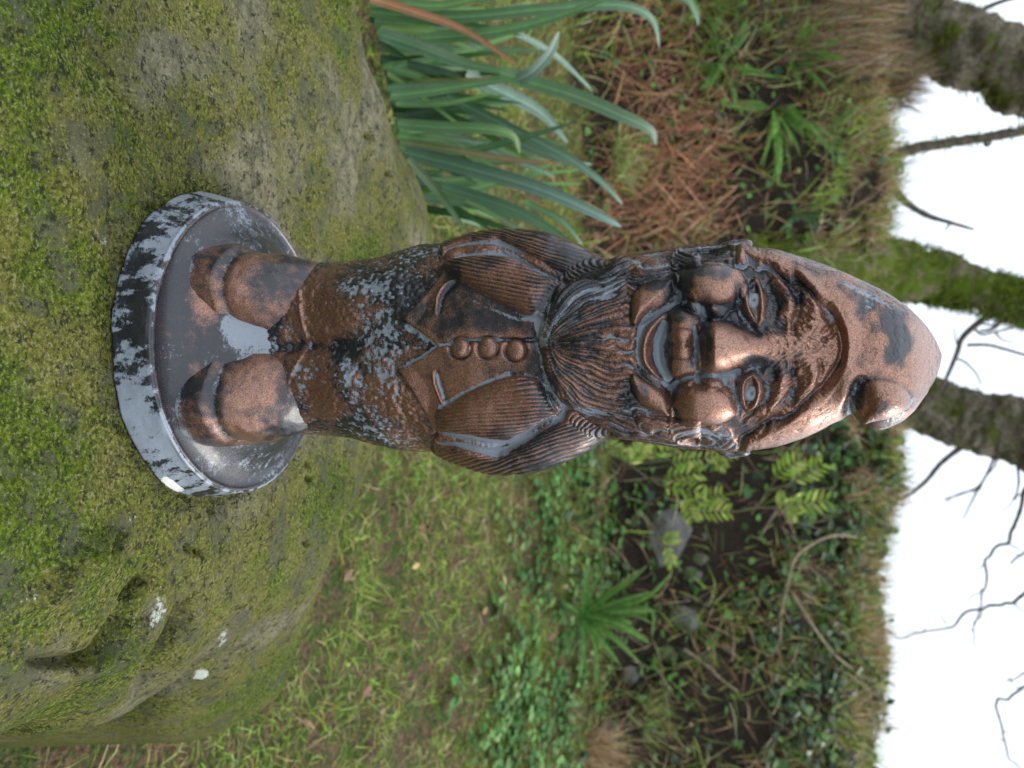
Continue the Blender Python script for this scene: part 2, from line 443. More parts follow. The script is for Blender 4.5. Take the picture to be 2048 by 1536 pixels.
        dome(Z4((880, 690)), 28, 28, -2.0, 1.2); dome(Z4((870, 915)), 28, 26, -2.0, 1.2)
        xx = (Q[:, 0] - 1250) * 3.34; yy = (Q[:, 1] - 460) * 3.34
        hw = np.interp(xx, [470,520,580,650,740,830,930,1050,1150,1300], [165,200,222,220,190,160,150,165,195,230])
        hh = np.interp(xx, [470,492,515,545,600,660,740,830,950,1060,1200,1330], [0,7.5,12.5,17,20.5,19.5,15,10,6.8,4.6,2.4,0])
        yc = 785 + (xx - 600) * -0.03
        q = np.clip(1 - ((yy - yc) / hw) ** 2, 0, 1) ** np.interp(xx, [560, 700, 800, 950], [0.75, 0.85, 1.4, 2.0])
        d += hh * 1e-3 * q * front
        dome(Z4((585, 650)), 42, 34, 1.8, 1.2); dome(Z4((590, 915)), 42, 34, 1.8, 1.2)
        ridge(Z4([(520,545),(600,560),(700,600),(800,650),(900,700)]), 5, -1.5, .4)
        # upper lip
        dome(Z4((388, 632)), 35, 47, 6.5, .5, 0.15); dome(Z4((388, 890)), 35, 44, 6.5, .5, -0.1); dome(Z4((380, 760)), 33, 34, 5.2, .6)
        # lower lip and mouth
        ridge(Z4([(290,575),(215,625),(155,690),(125,780),(132,880),(185,970),(270,1020)]), 12, 5.0, .7)
        ridge(Z4([(296,600),(250,660),(226,740),(222,830),(240,920),(292,1015)]), 9, -4.0, .6)
        ridge(Z4([(340,440),(250,520),(150,600),(105,680),(85,780),(92,890),(160,960),(260,1030),(310,1075)]), 7, -3.0, .2)
        # moustache halves
        plate(spline(Z4([(350,310),(220,292),(90,345),(38,430),(35,600),(90,640),(180,570),(300,480),(356,405)]), 6, True), 6.5, 24)
        plate(spline(Z4([(60,950),(140,1005),(230,1055),(305,1110),(325,1180),(318,1285),(200,1255),(80,1180),(30,1060)]), 6, True), 6.5, 26)
        # laughter lines
        ridge(Z4([(350,415),(430,505),(540,545)]), 9, -4.0, .3); ridge(Z4([(540,538),(650,530),(780,492)]), 7, -3.0, .5)
        ridge(Z4([(312,1090),(350,1035),(450,998),(600,1004),(680,985),(760,955)]), 9, -4.0, .3)
        # eyes
        for e_c, low, upp, fold in (
            (Z4((858,470)), [(872,330),(825,395),(815,470),(835,550),(888,632)], [(872,326),(898,395),(905,480),(904,570),(890,634)], [(920,320),(985,420),(1015,520),(985,620)]),
            (Z4((840,1090)), [(850,968),(800,1010),(790,1095),(805,1200)], [(850,962),(880,1015),(886,1090),(858,1170),(808,1212)], [(935,985),(965,1090),(905,1200),(800,1275)])):
            ring = spline(Z4(low + upp[::-1]), 6, True)
            i, sd_e = plate(ring, -1.3, 6)
            dome(e_c, 30, 40, 3.2, .8)
            ridge(Z4(low) + np.array([-2, 0]), 5.5, 1.9, .3); ridge(Z4(upp) + np.array([3, 0]), 6.5, 2.8, .3)
            ridge(Z4(fold), 7.5, -1.2, .5)
        ridge(Z4([(760,330),(745,470),(785,590),(880,690)]), 5, -1.6, .5); ridge(Z4([(740,960),(725,1090),(765,1230)]), 5, -1.6, .5)
        # brows and frown
        ridge(Z4([(1000,300),(1085,420),(1095,540),(1050,590)]), 13, 3.6, .5); ridge(Z4([(1040,940),(1050,1040),(1000,1150),(900,1250)]), 13, 3.6, .5)
        ridge(Z4([(1050,290),(1135,400),(1160,510),(1130,620),(1135,710)]), 6, -2.2, .5)
        ridge(Z4([(1140,900),(1125,960),(1142,1030),(1105,1120),(1050,1185)]), 6, -2.2, .5)
        dome(Z4((1040, 640)), 20, 20, -1.6, 1.3); dome(Z4((995, 960)), 20, 18, -1.6, 1.3)
        ridge(Z4([(1180,330),(1270,470),(1270,600),(1220,690)]), 16, 3.2, .5); ridge(Z4([(1230,880),(1270,970),(1210,1090),(1080,1230)]), 14, 3.2, .5)
        for q_, hgt in (([(1330,560),(1400,680),(1310,740)], -2.5), ([(1300,700),(1360,640),(1380,600)], -2.0), ([(1300,860),(1310,940),(1290,1040)], -2.2), ([(930,340),(960,320),(1000,310)], -1.0),
                        ([(850,300),(830,310),(800,335)], -1.0), ([(880,1210),(850,1260),(790,1300)], -1.6), ([(950,1190),(930,1250),(860,1310)], -1.5), ([(1180,760),(1260,700),(1290,650)], -1.4), ([(1220,800),(1290,790),(1330,740)], -1.4)):
            ridge(Z4(q_), 4.5, hgt, .6)
        fh = inside(Q, face_poly) & (xx > 690) & (((xx - 858) / 62) ** 2 + ((yy - 470) / 150) ** 2 > 1) & (((xx - 840) / 62) ** 2 + ((yy - 1090) / 140) ** 2 > 1) & ~((xx < 930) & (yy > 600) & (yy < 980)) & ~((xx < 770) & ((yy < 560) | (yy > 1000)))
        nv = np.stack([Q[:, 0] / 16, Q[:, 1] / 7 + Q[:, 0] / 14 * np.sign(Q[:, 1] - 696), np.zeros(len(Q))], -1)[fh]
        d[fh] += (np.abs(fbm(nv, 3, 33) - 0.5) * -5.0 + 0.6) * 1.0e-3 * (.45 + .55 * sstep(900, 1150, xx[fh])) * front[fh] * sstep(3, 20, sdist(Q[fh], face_poly, 50))
        # --- hat : rolled rim, fold, drooping tip
        ih, sdh = plate(hat_poly, 4.2, 30, 0.9, 9)
        ridge(brim, 6, -2.4, .1)
        ridge(PX([(1698,905),(1702,840),(1712,800),(1722,765)]), 13, -9, .6)
        dome(PX((1762, 815)), 62, 56, 9, .7); ridge(PX([(1725,740),(1700,770),(1690,820)]), 20, 3.5, .5)
        ridge(PX([(1735,560),(1730,640),(1722,720),(1715,770)]), 22, -2.2, .5)
        # ears
        fine = hair * 1e-3 + ribs * 1.3e-3
        rest = d - fine
        if not final: fine = 0 * fine
        d = fine * np.where(hair != 0, 1, frontish) + np.where(rest < 0, rest * front, rest * soft)
        if final:
            lab.update(Q=Q, hat=sdist(Q, hat_poly, 50), face=sdist(Q, face_poly, 50), beard=sdist(Q, beard_poly, 50), armL=inside(Q, armL) | inside(Q, upL),
                       armR=inside(Q, armR) | inside(Q, upR), jacket=sdist(Q, jacket_poly, 50), hair=hair, ribs=ribs, xx=xx, yy=yy)
        return d

    shrink = np.repeat(np.clip(a / 0.036, 0, 1) ** 1.3, NC)
    d0 = evaluate(np.stack(project(Pf), -1), False) * shrink
    lo = d0.reshape(NR, NC)
    d1 = evaluate(np.stack(project(Pf + Nf * d0[:, None]), -1), True) * shrink
    d = d1.copy()
    px, py = lab['Q'][:, 0], lab['Q'][:, 1]
    trous = (lab['jacket'] < 0) & (px < 900) & ~lab['armL'] & ~lab['armR']
    # pebbly trousers, and a lightly uneven cast surface everywhere
    tn = fbm(Pf / 0.0024, 2, 41)
    d += np.where(trous, (sstep(0.30, 0.70, tn) - 0.5) * 0.65e-3, 0)
    d += (fbm(Pf / 0.012, 3, 50) - 0.5) * 1.0e-3
    hatm = lab['hat'] > 0
    cr = fbm(np.stack([Pf[:, 0] / .004, Pf[:, 1] / .004, Pf[:, 2] / .006], -1), 3, 61)
    d += np.where(hatm, -np.exp(-((cr - 0.5) / 0.03) ** 2) * 0.35e-3, 0)
    V = Pf + Nf * d[:, None]
    # draw the flanks in to the measured outline, the front relief stays where it is
    Vg = V.reshape(NR, NC, 3)
    kk_ = np.exp(-0.5 * (np.arange(-14, 15) / 6.0) ** 2); kk_ /= kk_.sum()
    for _ in range(2):
        fx, fy = project(Vg)
        for sil, ext, sgn in ((SIL_L, fy.argmin(1), -1), (SIL_R, fy.argmax(1), 1)):
            r_ = np.arange(NR); ex = Vg[r_, ext]
            dep_ = ex[:, 1] * CS - (ex[:, 2] - CZ) * SN
            want = (np.interp(fx[r_, ext], sil[:, 0], sil[:, 1]) - 768) / FPX * dep_
            hw_ = np.maximum(np.abs(ex[:, 0] - cx), 1e-4)
            k_ = np.clip(np.abs(want - cx) / hw_, .55, 1.1)
            k_ = np.where(pr < 600, 1, k_)
            k_ = np.convolve(np.pad(k_, 14, mode='edge'), kk_, 'valid')
            dx = Vg[..., 0] - cx[:, None]; on = (dx * sgn > 0)
            f_ = np.clip(np.abs(dx) / hw_[:, None], 0, 1.2)
            Vg[..., 0] = np.where(on, cx[:, None] + dx * (1 - (1 - k_)[:, None] * f_ ** 2.2), Vg[..., 0])
    V = Vg.reshape(-1, 3)
    # ---- paint
    def blur(a, r):
        for ax in (0, 1):
            n_ = a.shape[ax]
            pd = [(0, 0), (0, 0)]; pd[ax] = (r, r)
            b_ = np.pad(a, pd, mode='wrap' if ax == 1 else 'edge')
            cs = np.cumsum(b_, axis=ax); cs = np.concatenate([np.zeros_like(np.take(cs, [0], ax)), cs], ax)
            a = (np.take(cs, np.arange(2 * r + 1, 2 * r + 1 + n_), ax) - np.take(cs, np.arange(0, n_), ax)) / (2 * r + 1)
        return a
    dg = d.reshape(NR, NC)
    c1 = (dg - blur(blur(dg, 4), 4)).ravel() * 1e3       # mm, fine
    c2 = (dg - blur(blur(dg, 14), 14)).ravel() * 1e3     # mm, broad
    big = fbm(Pf / 0.035, 3, 70); med = fbm(Pf / 0.012, 3, 74)
    cop = 0.42 + 0.32 * np.clip(c1, -1.2, .8) + 0.10 * np.clip(c2, -2.5, 2.0) + (big - 0.5) * 1.5 + (med - 0.5) * 0.7
    gry = 0.02 - 0.30 * np.clip(c1, -1.2, .6) - 0.05 * np.clip(c2, -3, 1.0) + (med - 0.5) * 0.5
    fm_ = (lab['face'] > 0) & (frontish > .3)
    cop = np.where(fm_, .56 + .30 * np.clip(c1, -.7, .8) + .10 * np.clip(c2, -1.0, 1.5) + (big - .5) * 1.2 + (med - .5) * .8, cop)
    # beard : the flat of some strands was left grey
    hb = (lab['beard'] > 0) & (lab['face'] < 0) & (lab['hat'] < 0)
    gry = np.where(hb, 0.30 - 0.72 * np.clip(lab['hair'], -1.2, 1.2) + (med - 0.5) * 0.9, gry)
    cop = np.where(hb, 0.34 + 0.34 * np.clip(lab['hair'], -1, 1.5) + (big - 0.5) * 1.0, cop)
    # trousers speckled grey in the pits
    gry = np.where(trous, 0.29 + (0.46 - tn) * 1.3 + (fbm(Pf / 0.026, 3, 81) - 0.52) * .9, gry)
    arms = lab['armL'] | lab['armR']
    cop = np.where(arms, .60 + (big - .5) * 1.2 + (med - .5) * .5 + .75 * lab['ribs'], cop)
    gry = np.where(arms, gry - 0.05 + 0.12 * (big - .4), gry)
    #W
    warp = np.stack([fbm(Pf / .012, 4, 171), fbm(Pf / .016, 4, 181)], -1) - .5
    def patch(z, rx, ry, dc, dgv, ang=0.0):
        nonlocal cop, gry
        q = lab['Q'] + warp * min(rx, ry, 45) * 1.5 - z; ca, sa = math.cos(ang), math.sin(ang)
        r2 = ((q[:, 0] * ca + q[:, 1] * sa) / rx) ** 2 + ((-q[:, 0] * sa + q[:, 1] * ca) / ry) ** 2
        k_ = np.exp(-r2 ** 2)
        cop = cop + dc * k_; gry = gry + dgv * k_
    G = lambda pts, wd, dgv, dc=-.2: [None for _ in [0]]
    def stroke(pts, wd, dgv, dc=0.0):
        nonlocal cop, gry
        dd, _ = poly_dist(lab['Q'] + warp * wd * 1.2, spline(pts, 5), False, wd * 2.2)
        k_ = np.exp(-(dd / wd) ** 4)
        cop = cop + dc * k_; gry = gry + dgv * k_
    # hand-rubbed paint as on the figure: bare grey grooves, black sponging with the left cheek's shading painted in, copper on the high spots
    stroke(Z4([(360,430),(290,500),(180,570),(110,640),(88,770),(95,890),(180,975),(300,1060)]), 5.5, .55)
    stroke(Z4([(300,1070),(350,1040),(440,1000),(560,995),(660,1000),(760,950)]), 5, .45)
    stroke(Z4([(370,440),(430,505),(520,545)]), 6, .5)
    stroke(Z4([(275,640),(235,720),(220,800),(240,900),(290,1000)]), 10, .8)
    stroke(Z4([(470,600),(470,720),(490,860),(470,960)]), 6, .45)
    stroke(Z3([(900,230),(1000,196),(1210,190),(1310,238),(1400,298),(1570,385)]), 5, .65)
    stroke(Z3([(865,1266),(1000,1290),(1210,1322),(1300,1275),(1440,1186),(1550,1128)]), 5.5, .75)
    stroke(Z3([(880,1080),(960,1030),(1080,962),(1250,900)]), 6, .55); stroke(Z3([(1060,500),(1200,560),(1300,600),(1400,600)]), 4, .45)
    stroke(Z3([(1420,580),(1420,680),(1440,740)]), 6, .6); stroke(Z3([(700,640),(800,700),(858,742),(780,810),(690,860)]), 7, .6)
    stroke(Z3([(880,740),(960,725),(1060,705),(1200,705)]), 5, .5)
    stroke(Z3([(862,910),(875,960),(895,1030)]), 4, .6); stroke(Z3([(930,395),(900,440)]), 3, .4)
    stroke(Z5([(60,560),(80,640),(110,720)]), 12, .6)
    stroke(Z4([(770,140),(880,200),(980,250)]), 5, .5); stroke(Z4([(1320,505),(1390,610)]), 4, .6)
    stroke(PX([(665,690),(690,720),(700,760)]), 12, .30)
    stroke(PX([(1690,560),(1725,590),(1740,640),(1790,655),(1815,700)]), 22, .12, -.5); stroke(PX([(1750,600),(1790,640),(1800,690),(1780,715)]), 20, .15, -.45); stroke(PX([(1560,500),(1640,530),(1720,570),(1790,610)]), 9, .35, 0)
    stroke(PX([(1590,880),(1650,850),(1690,833)]), 8, .3, 0); stroke(PX([(1800,845),(1850,785),(1872,740)]), 8, .35, -.1)  # grey along the hat's edges, here and above, paints in sky sheen
    for z_, rx, ry, dc, dgv, an in (
        (Z4((470,220)), 40, 34, -.5, -.3, 0), (Z4((400,330)), 24, 54, -.6, -.4, 0), (Z4((640,270)), 22, 26, -.35, -.2, 0), (Z4((650,400)), 34, 32, .45, -.3, 0),
        (Z4((520,1180)), 50, 40, .5, -.5, 0), (Z4((360,1200)), 14, 40, -.7, -.2, 0), (Z4((540,750)), 15, 64, -1.0, -.3, 0), (Z4((680,790)), 30, 50, .35, -.4, 0), (Z4((950,780)), 60, 30, .5, -.5, 0),
        (Z4((860,1340)), 60, 20, -.4, -.1, 0), (Z4((390,690)), 28, 40, .4, -.5, 0), (Z4((380,560)), 26, 24, -.7, -.4, 0), (Z4((300,770)), 7, 60, -.9, -.3, 0), (Z4((140,450)), 40, 30, .4, -.5, 0), (Z4((190,350)), 40, 20, -.5, -.4, 0), (Z4((200,1160)), 36, 30, .5, -.4, .4), (Z4((100,1120)), 24, 24, -.5, -.2, 0),
        (Z4((1040,640)), 16, 16, -.25, -.3, 0), (Z4((1000,960)), 15, 15, -.3, -.3, 0), (Z4((1100,420)), 40, 26, -.3, -.2, 0), (Z4((1200,600)), 40, 40, .2, -.2, 0), (Z4((930,660)), 18, 24, -.2, -.2, 0), (Z4((880,900)), 24, 14, -.2, .0, 0), (Z4((1100,860)), 50, 30, -.2, -.1, 0), (Z4((1050,1050)), 30, 40, -.1, .15, 0),
        (PX((1600,600)), 55, 45, .35, -.4, 0.6), (PX((1700,665)), 60, 45, .6, -.5, 0.3), (PX((1640,740)), 60, 60, .4, -.5, 0), (PX((1845,720)), 26, 70, .7, -.4, 0), (PX((1780,770)), 45, 30, .4, -.3, 0), (PX((1705,790)), 20, 36, -.8, -.1, 0), (PX((1760,820)), 20, 20, -.5, -.1, 0), (PX((1785,840)), 22, 14, .6, -.4, 0),
        (PX((1000,580)), 90, 60, .30, -.25, 0), (PX((960,800)), 100, 70, .55, -.25, 0), (PX((1000,640)), 60, 26, -.35, .1, 0), (PX((880,640)), 40, 30, -.15, 0, 0), (PX((800,750)), 40, 40, .15, .1, 0), (PX((770,680)), 40, 30, -.5, .1, 0), (PX((690,700)), 34, 24, -.9, -.1, 0), (PX((760,560)), 50, 30, -.5, .12, 0), (PX((650,800)), 40, 50, .6, -.6, 0), (PX((640,600)), 40, 50, .35, -.3, 0), (PX((740,780)), 40, 40, .35, -.2, 0), (PX((740,840)), 60, 30, -.1, .12, 0), (PX((810,600)), 40, 40, -.6, -.1, 0),
        (PX((905,560)), 20, 60, -.4, -.2, 0), (PX((960,520)), 50, 20, -.2, -.1, 0), (PX((1010,930)), 80, 22, -.1, .15, 0), (PX((1200,560)), 70, 30, -.45, .05, -.35), (PX((1250,700)), 50, 70, .25, -.1, 0), (PX((1110,600)), 26, 40, -.5, .2, .8), (PX((1100,790)), 20, 60, -.4, .1, 0)):
        patch(z_, rx, ry, dc, dgv, an)
    cop = cop - .12 * sstep(690, 560, py) * sstep(1230, 1300, px) * (lab['hat'] < 0) - .10 * sstep(700, 560, py)  # blacker towards the left: black paint plus shade put into the colour
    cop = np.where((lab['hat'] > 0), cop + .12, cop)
    cop = np.clip(cop, 0, 1.3); gry = np.clip(gry, -.2, 1.0)
    # ---- close the crown and the foot
    top = V.reshape(NR, NC, 3)[-1].mean(0) + np.array([0, 0, 0.0008]); bot = V.reshape(NR, NC, 3)[0].mean(0)
    V = np.concatenate([V, [top, bot]])
    cop = np.append(cop, [0.8, 0]); gry = np.append(gry, [0, 0])
    quads = grid_faces(NR, NC)
    j = np.arange(NC); kk = (j + 1) % NC
    tri_t = np.stack([(NR - 1) * NC + j, (NR - 1) * NC + kk, np.full(NC, NR * NC)], -1)
    tri_b = np.stack([kk, j, np.full(NC, NR * NC + 1)], -1)
    # ---- vertex normals of the whole figure, kept on every piece so that the joints do not show
    full = make_mesh('full', V, [quads, tri_t, tri_b])
    vn = np.empty(len(V) * 3, np.float32); full.vertex_normals.foreach_get('vector', vn); vn = vn.reshape(-1, 3)
    bpy.data.meshes.remove(full)
    # ---- split into the pieces one can tell apart
    L = np.full(len(V), 0)
    L[:-2][lab['jacket'] > 0] = 1
    L[:-2][(lab['jacket'] > 0) & (Nf[:, 1] > 0.2)] = 7
    L[:-2][lab['armL']] = 2; L[:-2][lab['armR']] = 3
    L[:-2][lab['beard'] > 0] = 4
    L[:-2][(lab['face'] > 0) & (frontish > 0.3)] = 5
    L[:-2][lab['hat'] > 0] = 6
    L[-2] = 6; L[-1] = 0
    def med_lab(F):
        q_ = L[F]; m_ = np.max(np.where(q_ == 7, 1, q_), axis=1)
        return np.where((m_ == 1) & (q_ == 7).any(1), 7, m_)
    pieces = {}
    lq, ltt, ltb = med_lab(quads), med_lab(tri_t), med_lab(tri_b)
    for k_, nm in enumerate(('trousers', 'jacket', 'sleeve', 'sleeve', 'beard', 'face', 'hat', 'jacket_back')):
        fs = [quads[lq == k_], tri_t[ltt == k_], tri_b[ltb == k_]]
        used = np.unique(np.concatenate([f.ravel() for f in fs]))
        # islands of one label become pieces of their own
        comp = np.arange(len(V))
        ed = np.concatenate([np.stack([f[:, i_], f[:, (i_ + 1) % f.shape[1]]], -1) for f in fs if len(f) for i_ in range(f.shape[1])])
        for _ in range(60):
            m_ = np.minimum(comp[ed[:, 0]], comp[ed[:, 1]]); old = comp.copy()
            np.minimum.at(comp, old[ed[:, 0]], m_); np.minimum.at(comp, old[ed[:, 1]], m_)
            for _j in range(4): comp = comp[comp]
            if (old == comp).all(): break
        ids, cnt = np.unique(comp[used], return_counts=True)
        for q_, i_ in enumerate(ids[np.argsort(-cnt)]):
            u_ = used[comp[used] == i_]
            if len(u_) < 40 and q_: continue
            mp = np.full(len(V), -1); mp[u_] = np.arange(len(u_))
            pieces[k_ if q_ == 0 else (k_, q_)] = (nm, u_, [mp[f[comp[f[:, 0]] == i_]] for f in fs if len(f) and (comp[f[:, 0]] == i_).any()])
    return V, cop, gry, vn, pieces

gnome = thing('gnome_statue', 'copper and black painted garden gnome with bent hat standing on the mossy boulder', 'garden gnome',
              unproject(460, 697, D))
def gnome_part(name, V, F, cop, gry, vn=None, chip=None, parent=None, **pr):
    me = make_mesh(name, rel(gnome, V), F, True, {'copper': cop, 'grey': gry, 'chip': np.zeros(len(V)) if chip is None else chip})
    if vn is not None: me.normals_split_custom_set_from_vertices(vn)
    return link(name, me, GM, parent or gnome, **pr)
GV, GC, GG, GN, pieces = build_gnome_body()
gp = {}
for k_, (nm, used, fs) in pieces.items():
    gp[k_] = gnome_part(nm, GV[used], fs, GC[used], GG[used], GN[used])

# buttons and eyes : small domes set on the surface that the photo shows them on
kd_body = kdtree.KDTree(len(GV))
for q, v in enumerate(GV): kd_body.insert(v, q)
kd_body.balance()
_bx, _by = project(GV[:-2])
_vis = (GN[:-2] * (np.array([0, 0, CZ]) - GV[:-2])).sum(1) > 0
def surf_at(px, py):
    dd = (_bx - px) ** 2 + (_by - py) ** 2 + np.where(_vis, 0, 1e6)
    i = np.argsort(dd)[:30]
    return GV[i].mean(0), GN[i].mean(0) / np.linalg.norm(GN[i].mean(0))
def cap(px, py, r, h, sink, prof, nr=14, nc=40, tilt=None, wob=0.04, seed=0):
    P0, N0 = surf_at(px, py)
    if tilt is not None: N0 = N0 * (1 - tilt) + np.array([0, -1, 0]) * tilt
    N0 = N0 / np.linalg.norm(N0)
    T = np.cross(N0, [0, 0, 1]); T /= np.linalg.norm(T); B = np.cross(T, N0)
    rr = np.linspace(0.02, 1, nr); th = np.linspace(0, 2 * math.pi, nc, endpoint=False)
    rad = r * (1 + wob * np.sin(2 * th + seed) + wob * 0.6 * np.sin(3 * th + seed * 2))
    hgt = np.array([prof(q) for q in rr])
    V = (P0 + N0 * -sink) + (rr[:, None] * rad[None])[..., None] * (np.cos(th)[None, :, None] * T + np.sin(th)[None, :, None] * B) + (hgt * h)[:, None, None] * N0
    V = V[::-1].reshape(-1, 3)
    V = np.concatenate([V, [P0 + N0 * (h * prof(0) - sink)]])
    j = np.arange(nc); k2 = (j + 1) % nc
    return V, [grid_faces(nr, nc), np.stack([(nr - 1) * nc + j, (nr - 1) * nc + k2, np.full(nc, nr * nc)], -1)]
for q, cb in enumerate(((988,756),(1140,756),(1292,770))):
    c_ = Z3(cb)
    V, F = cap(c_[0], c_[1], 0.0056 * (1 + 0.04 * q), 0.0036, 0.0010, lambda x: max(0, 1 - x ** 3.2) ** 0.55, seed=q)
    gnome_part('button', V, F, np.full(len(V), .80) + (fbm(V / .004, 2, 5) - .5) * .5, np.full(len(V), .05))
for cn in ((855, 472), (838, 1092)):
    c_ = Z4(cn)
    V, F = cap(c_[0], c_[1], 0.0042, 0.0020, 0.0007, lambda x: max(0, 1 - x ** 2.4) ** 0.5 - 0.55 * math.exp(-(x / 0.22) ** 2), tilt=.5)
    gnome_part('eye', V, F, np.full(len(V), .2), np.full(len(V), .75), parent=gp[5])

def build_ear(px, py, side, seed):
    c0 = unproject(px, py, D - 0.002)
    nu, nv = 40, 48
    u = np.linspace(0.02, math.pi - 0.02, nu)[:, None]; v = np.linspace(0, 2 * math.pi, nv, endpoint=False)[None]
    X = np.sin(u) * np.cos(v); Yv = np.sin(u) * np.sin(v); Z = np.cos(u) * np.ones_like(v)
    dent = np.exp(-(((Z - .05) / .5) ** 2 + ((Yv + .55) / .45) ** 2)) * .55
    P = np.stack([X * .0052 * (1 - .35 * np.clip(-Z, 0, 1)), Yv * .0105 * (1 - dent), Z * .0105 * (1 - .1 * X)], -1).reshape(-1, 3)
    P[:, 0] += side * .004 * (P[:, 2] / .0105) ** 2 * .6 * (P[:, 2] > 0)
    P = P + P / np.linalg.norm(P, axis=1, keepdims=True) * ((fbm(P / .006 + seed, 3, 190) - .5) * .0022)[:, None] + c0
    big = fbm(P / .008, 3, 191 + seed); g = .45 * np.exp(-(dent.ravel() - .5) ** 2 * 12) + (big - .5) * 1.4
    gnome_part('ear', P, grid_faces(nu, nv), .35 + (big - .5) * 1.6, .25 + g * .6)
build_ear(1468, 497, -1, 1); build_ear(1462, 898, 1, 4)

# ------------------------------------------------------------------ base : a rough disc with a sunk rim
BZ = CZ - 0.351; BT = CZ - 0.3270
BC = np.array([unproject(460, 697, D)[0], D])
def build_base():
    nc = 300; th = np.linspace(0, 2 * math.pi, nc, endpoint=False)
    # outline of the foot, corners as on the rough cast plinth
    ang = np.radians([-180,-160,-140,-118,-100,-80,-60,-40,-20,0,25,50,90,130,155,180])
    rb = np.array([.1085,.1130,.1090,.1060,.1050,.1045,.1060,.1100,.1075,.1040,.104,.104,.104,.104,.105,.1085])
    rbt = np.interp((th + math.pi) % (2 * math.pi) - math.pi, ang, rb)
    rbt = np.convolve(np.concatenate([rbt[-6:], rbt, rbt[:6]]), np.ones(13) / 13, 'valid')
    for _ in range(7):
        rbt = np.convolve(np.concatenate([rbt[-10:], rbt, rbt[:10]]), np.ones(21) / 21, 'valid')
    rt = np.full(nc, 0.1005)
    prof = []   # (radius fn, z, tag)
    rows = []
    def row(r, z): rows.append(np.stack([BC[0] + r * np.cos(th), BC[1] + r * np.sin(th), np.full(nc, z)], -1))
    row(rbt * 0.3, BZ); row(rbt * 0.985, BZ)
    for q in np.linspace(0, 1, 26):
        r = rbt + (rt + 0.0012 - rbt) * q
        row(r, BZ + 0.001 + (BT - BZ - 0.001) * q)
    for q in np.linspace(0, 1, 8):
        a_ = q * math.pi * 0.9
        row(rt - 0.0012 + 0.0014 * math.cos(a_), BT + 0.0012 * math.sin(a_))
    for q in np.linspace(0.01, 1, 90):
        r = rt - 0.0030 - (0.0995 - 0.046) * q
        # a shallow dish that rises into the boots
        zz = BT - 0.0016 * math.sin(min(q * 2.2, 1) * math.pi) + 0.052 * q ** 1.55
        row(r, zz)
    row(rt * 0.1, BT + 0.050)
    P = np.array(rows); nr = len(P)
    Vf = P.reshape(-1, 3)
    rad = Vf - np.array([BC[0], BC[1], 0]); rad[:, 2] = 0; rad /= np.linalg.norm(rad, axis=1, keepdims=True) + 1e-9
    amp = np.where(Vf[:, 2] < BT - 0.001, 1.0, 0.25)
    Vf = Vf + rad * ((fbm(Vf / 0.02, 4, 90) - 0.5) * 0.0035 * amp)[:, None]
    Vf[:, 2] += (fbm(Vf / 0.03, 3, 95) - 0.5) * 0.0016 * (Vf[:, 2] > BZ + .002)
    # paint
    streak = fbm(np.stack([Vf[:, 0] / .0045, Vf[:, 1] / .0045, Vf[:, 2] / .010 + Vf[:, 0] / .008], -1), 4, 97)
    side = np.hypot(Vf[:, 0] - BC[0], Vf[:, 1] - BC[1]) > 0.1002
    big = fbm(Vf / 0.03, 3, 99)
    rr = np.hypot(Vf[:, 0] - BC[0], Vf[:, 1] - BC[1])
    cop = np.where(side, 0.0, 0.05); gry = np.where(side, 0.58 + (streak - .5) * 2.2 + (big - .5) * .9, 0.20 + (big - .5) * .9 + (streak - .5) * .8)  # dish grey: dry-brush streaks plus a sky sheen painted in
    pxx, pyy = project(Vf)
    def pt(px, py, rx, ry, dc, dg_):
        nonlocal cop, gry
        k_ = np.exp(-(((pxx - px) / rx) ** 2 + ((pyy - py) / ry) ** 2) ** 2)
        cop = cop + dc * k_; gry = gry + dg_ * k_
    pt(410, 590, 36, 60, .75, -.4); pt(395, 650, 45, 40, .15, -.3); pt(400, 760, 60, 60, -.1, -.1); pt(390, 745, 20, 26, .5, -.3); pt(360, 600, 50, 40, -.1, -.2); pt(470, 655, 36, 34, -.1, .6); pt(520, 470, 60, 40, 0, .2); pt(480, 900, 70, 60, 0, .2)
    pt(265, 560, 30, 50, 0, -.35); pt(262, 840, 60, 70, 0, .4); pt(245, 720, 20, 60, 0, .25); pt(280, 640, 20, 60, 0, -.6)
    lip = np.exp(-((rr - 0.0990) / 0.0016) ** 2) * ~side
    cop += lip * .25
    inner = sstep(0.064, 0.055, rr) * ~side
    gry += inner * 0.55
    chip = np.exp(-(((pxx - 345) / 30) ** 2 + ((pyy - 968) / 20) ** 2)) * (Vf[:, 2] < BZ + 0.0075) * 1.1
    j = np.arange(nc); k2 = (j + 1) % nc
    V = np.concatenate([Vf, [[BC[0], BC[1], BZ], [BC[0], BC[1], BT + 0.050]]])
    F = [grid_faces(nr, nc), np.stack([k2, j, np.full(nc, nr * nc)], -1), np.stack([(nr - 1) * nc + j, (nr - 1) * nc + k2, np.full(nc, nr * nc + 1)], -1)]
    ap = lambda a_: np.append(a_, [a_[0], a_[-1]])
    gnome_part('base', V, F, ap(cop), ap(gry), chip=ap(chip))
build_base()

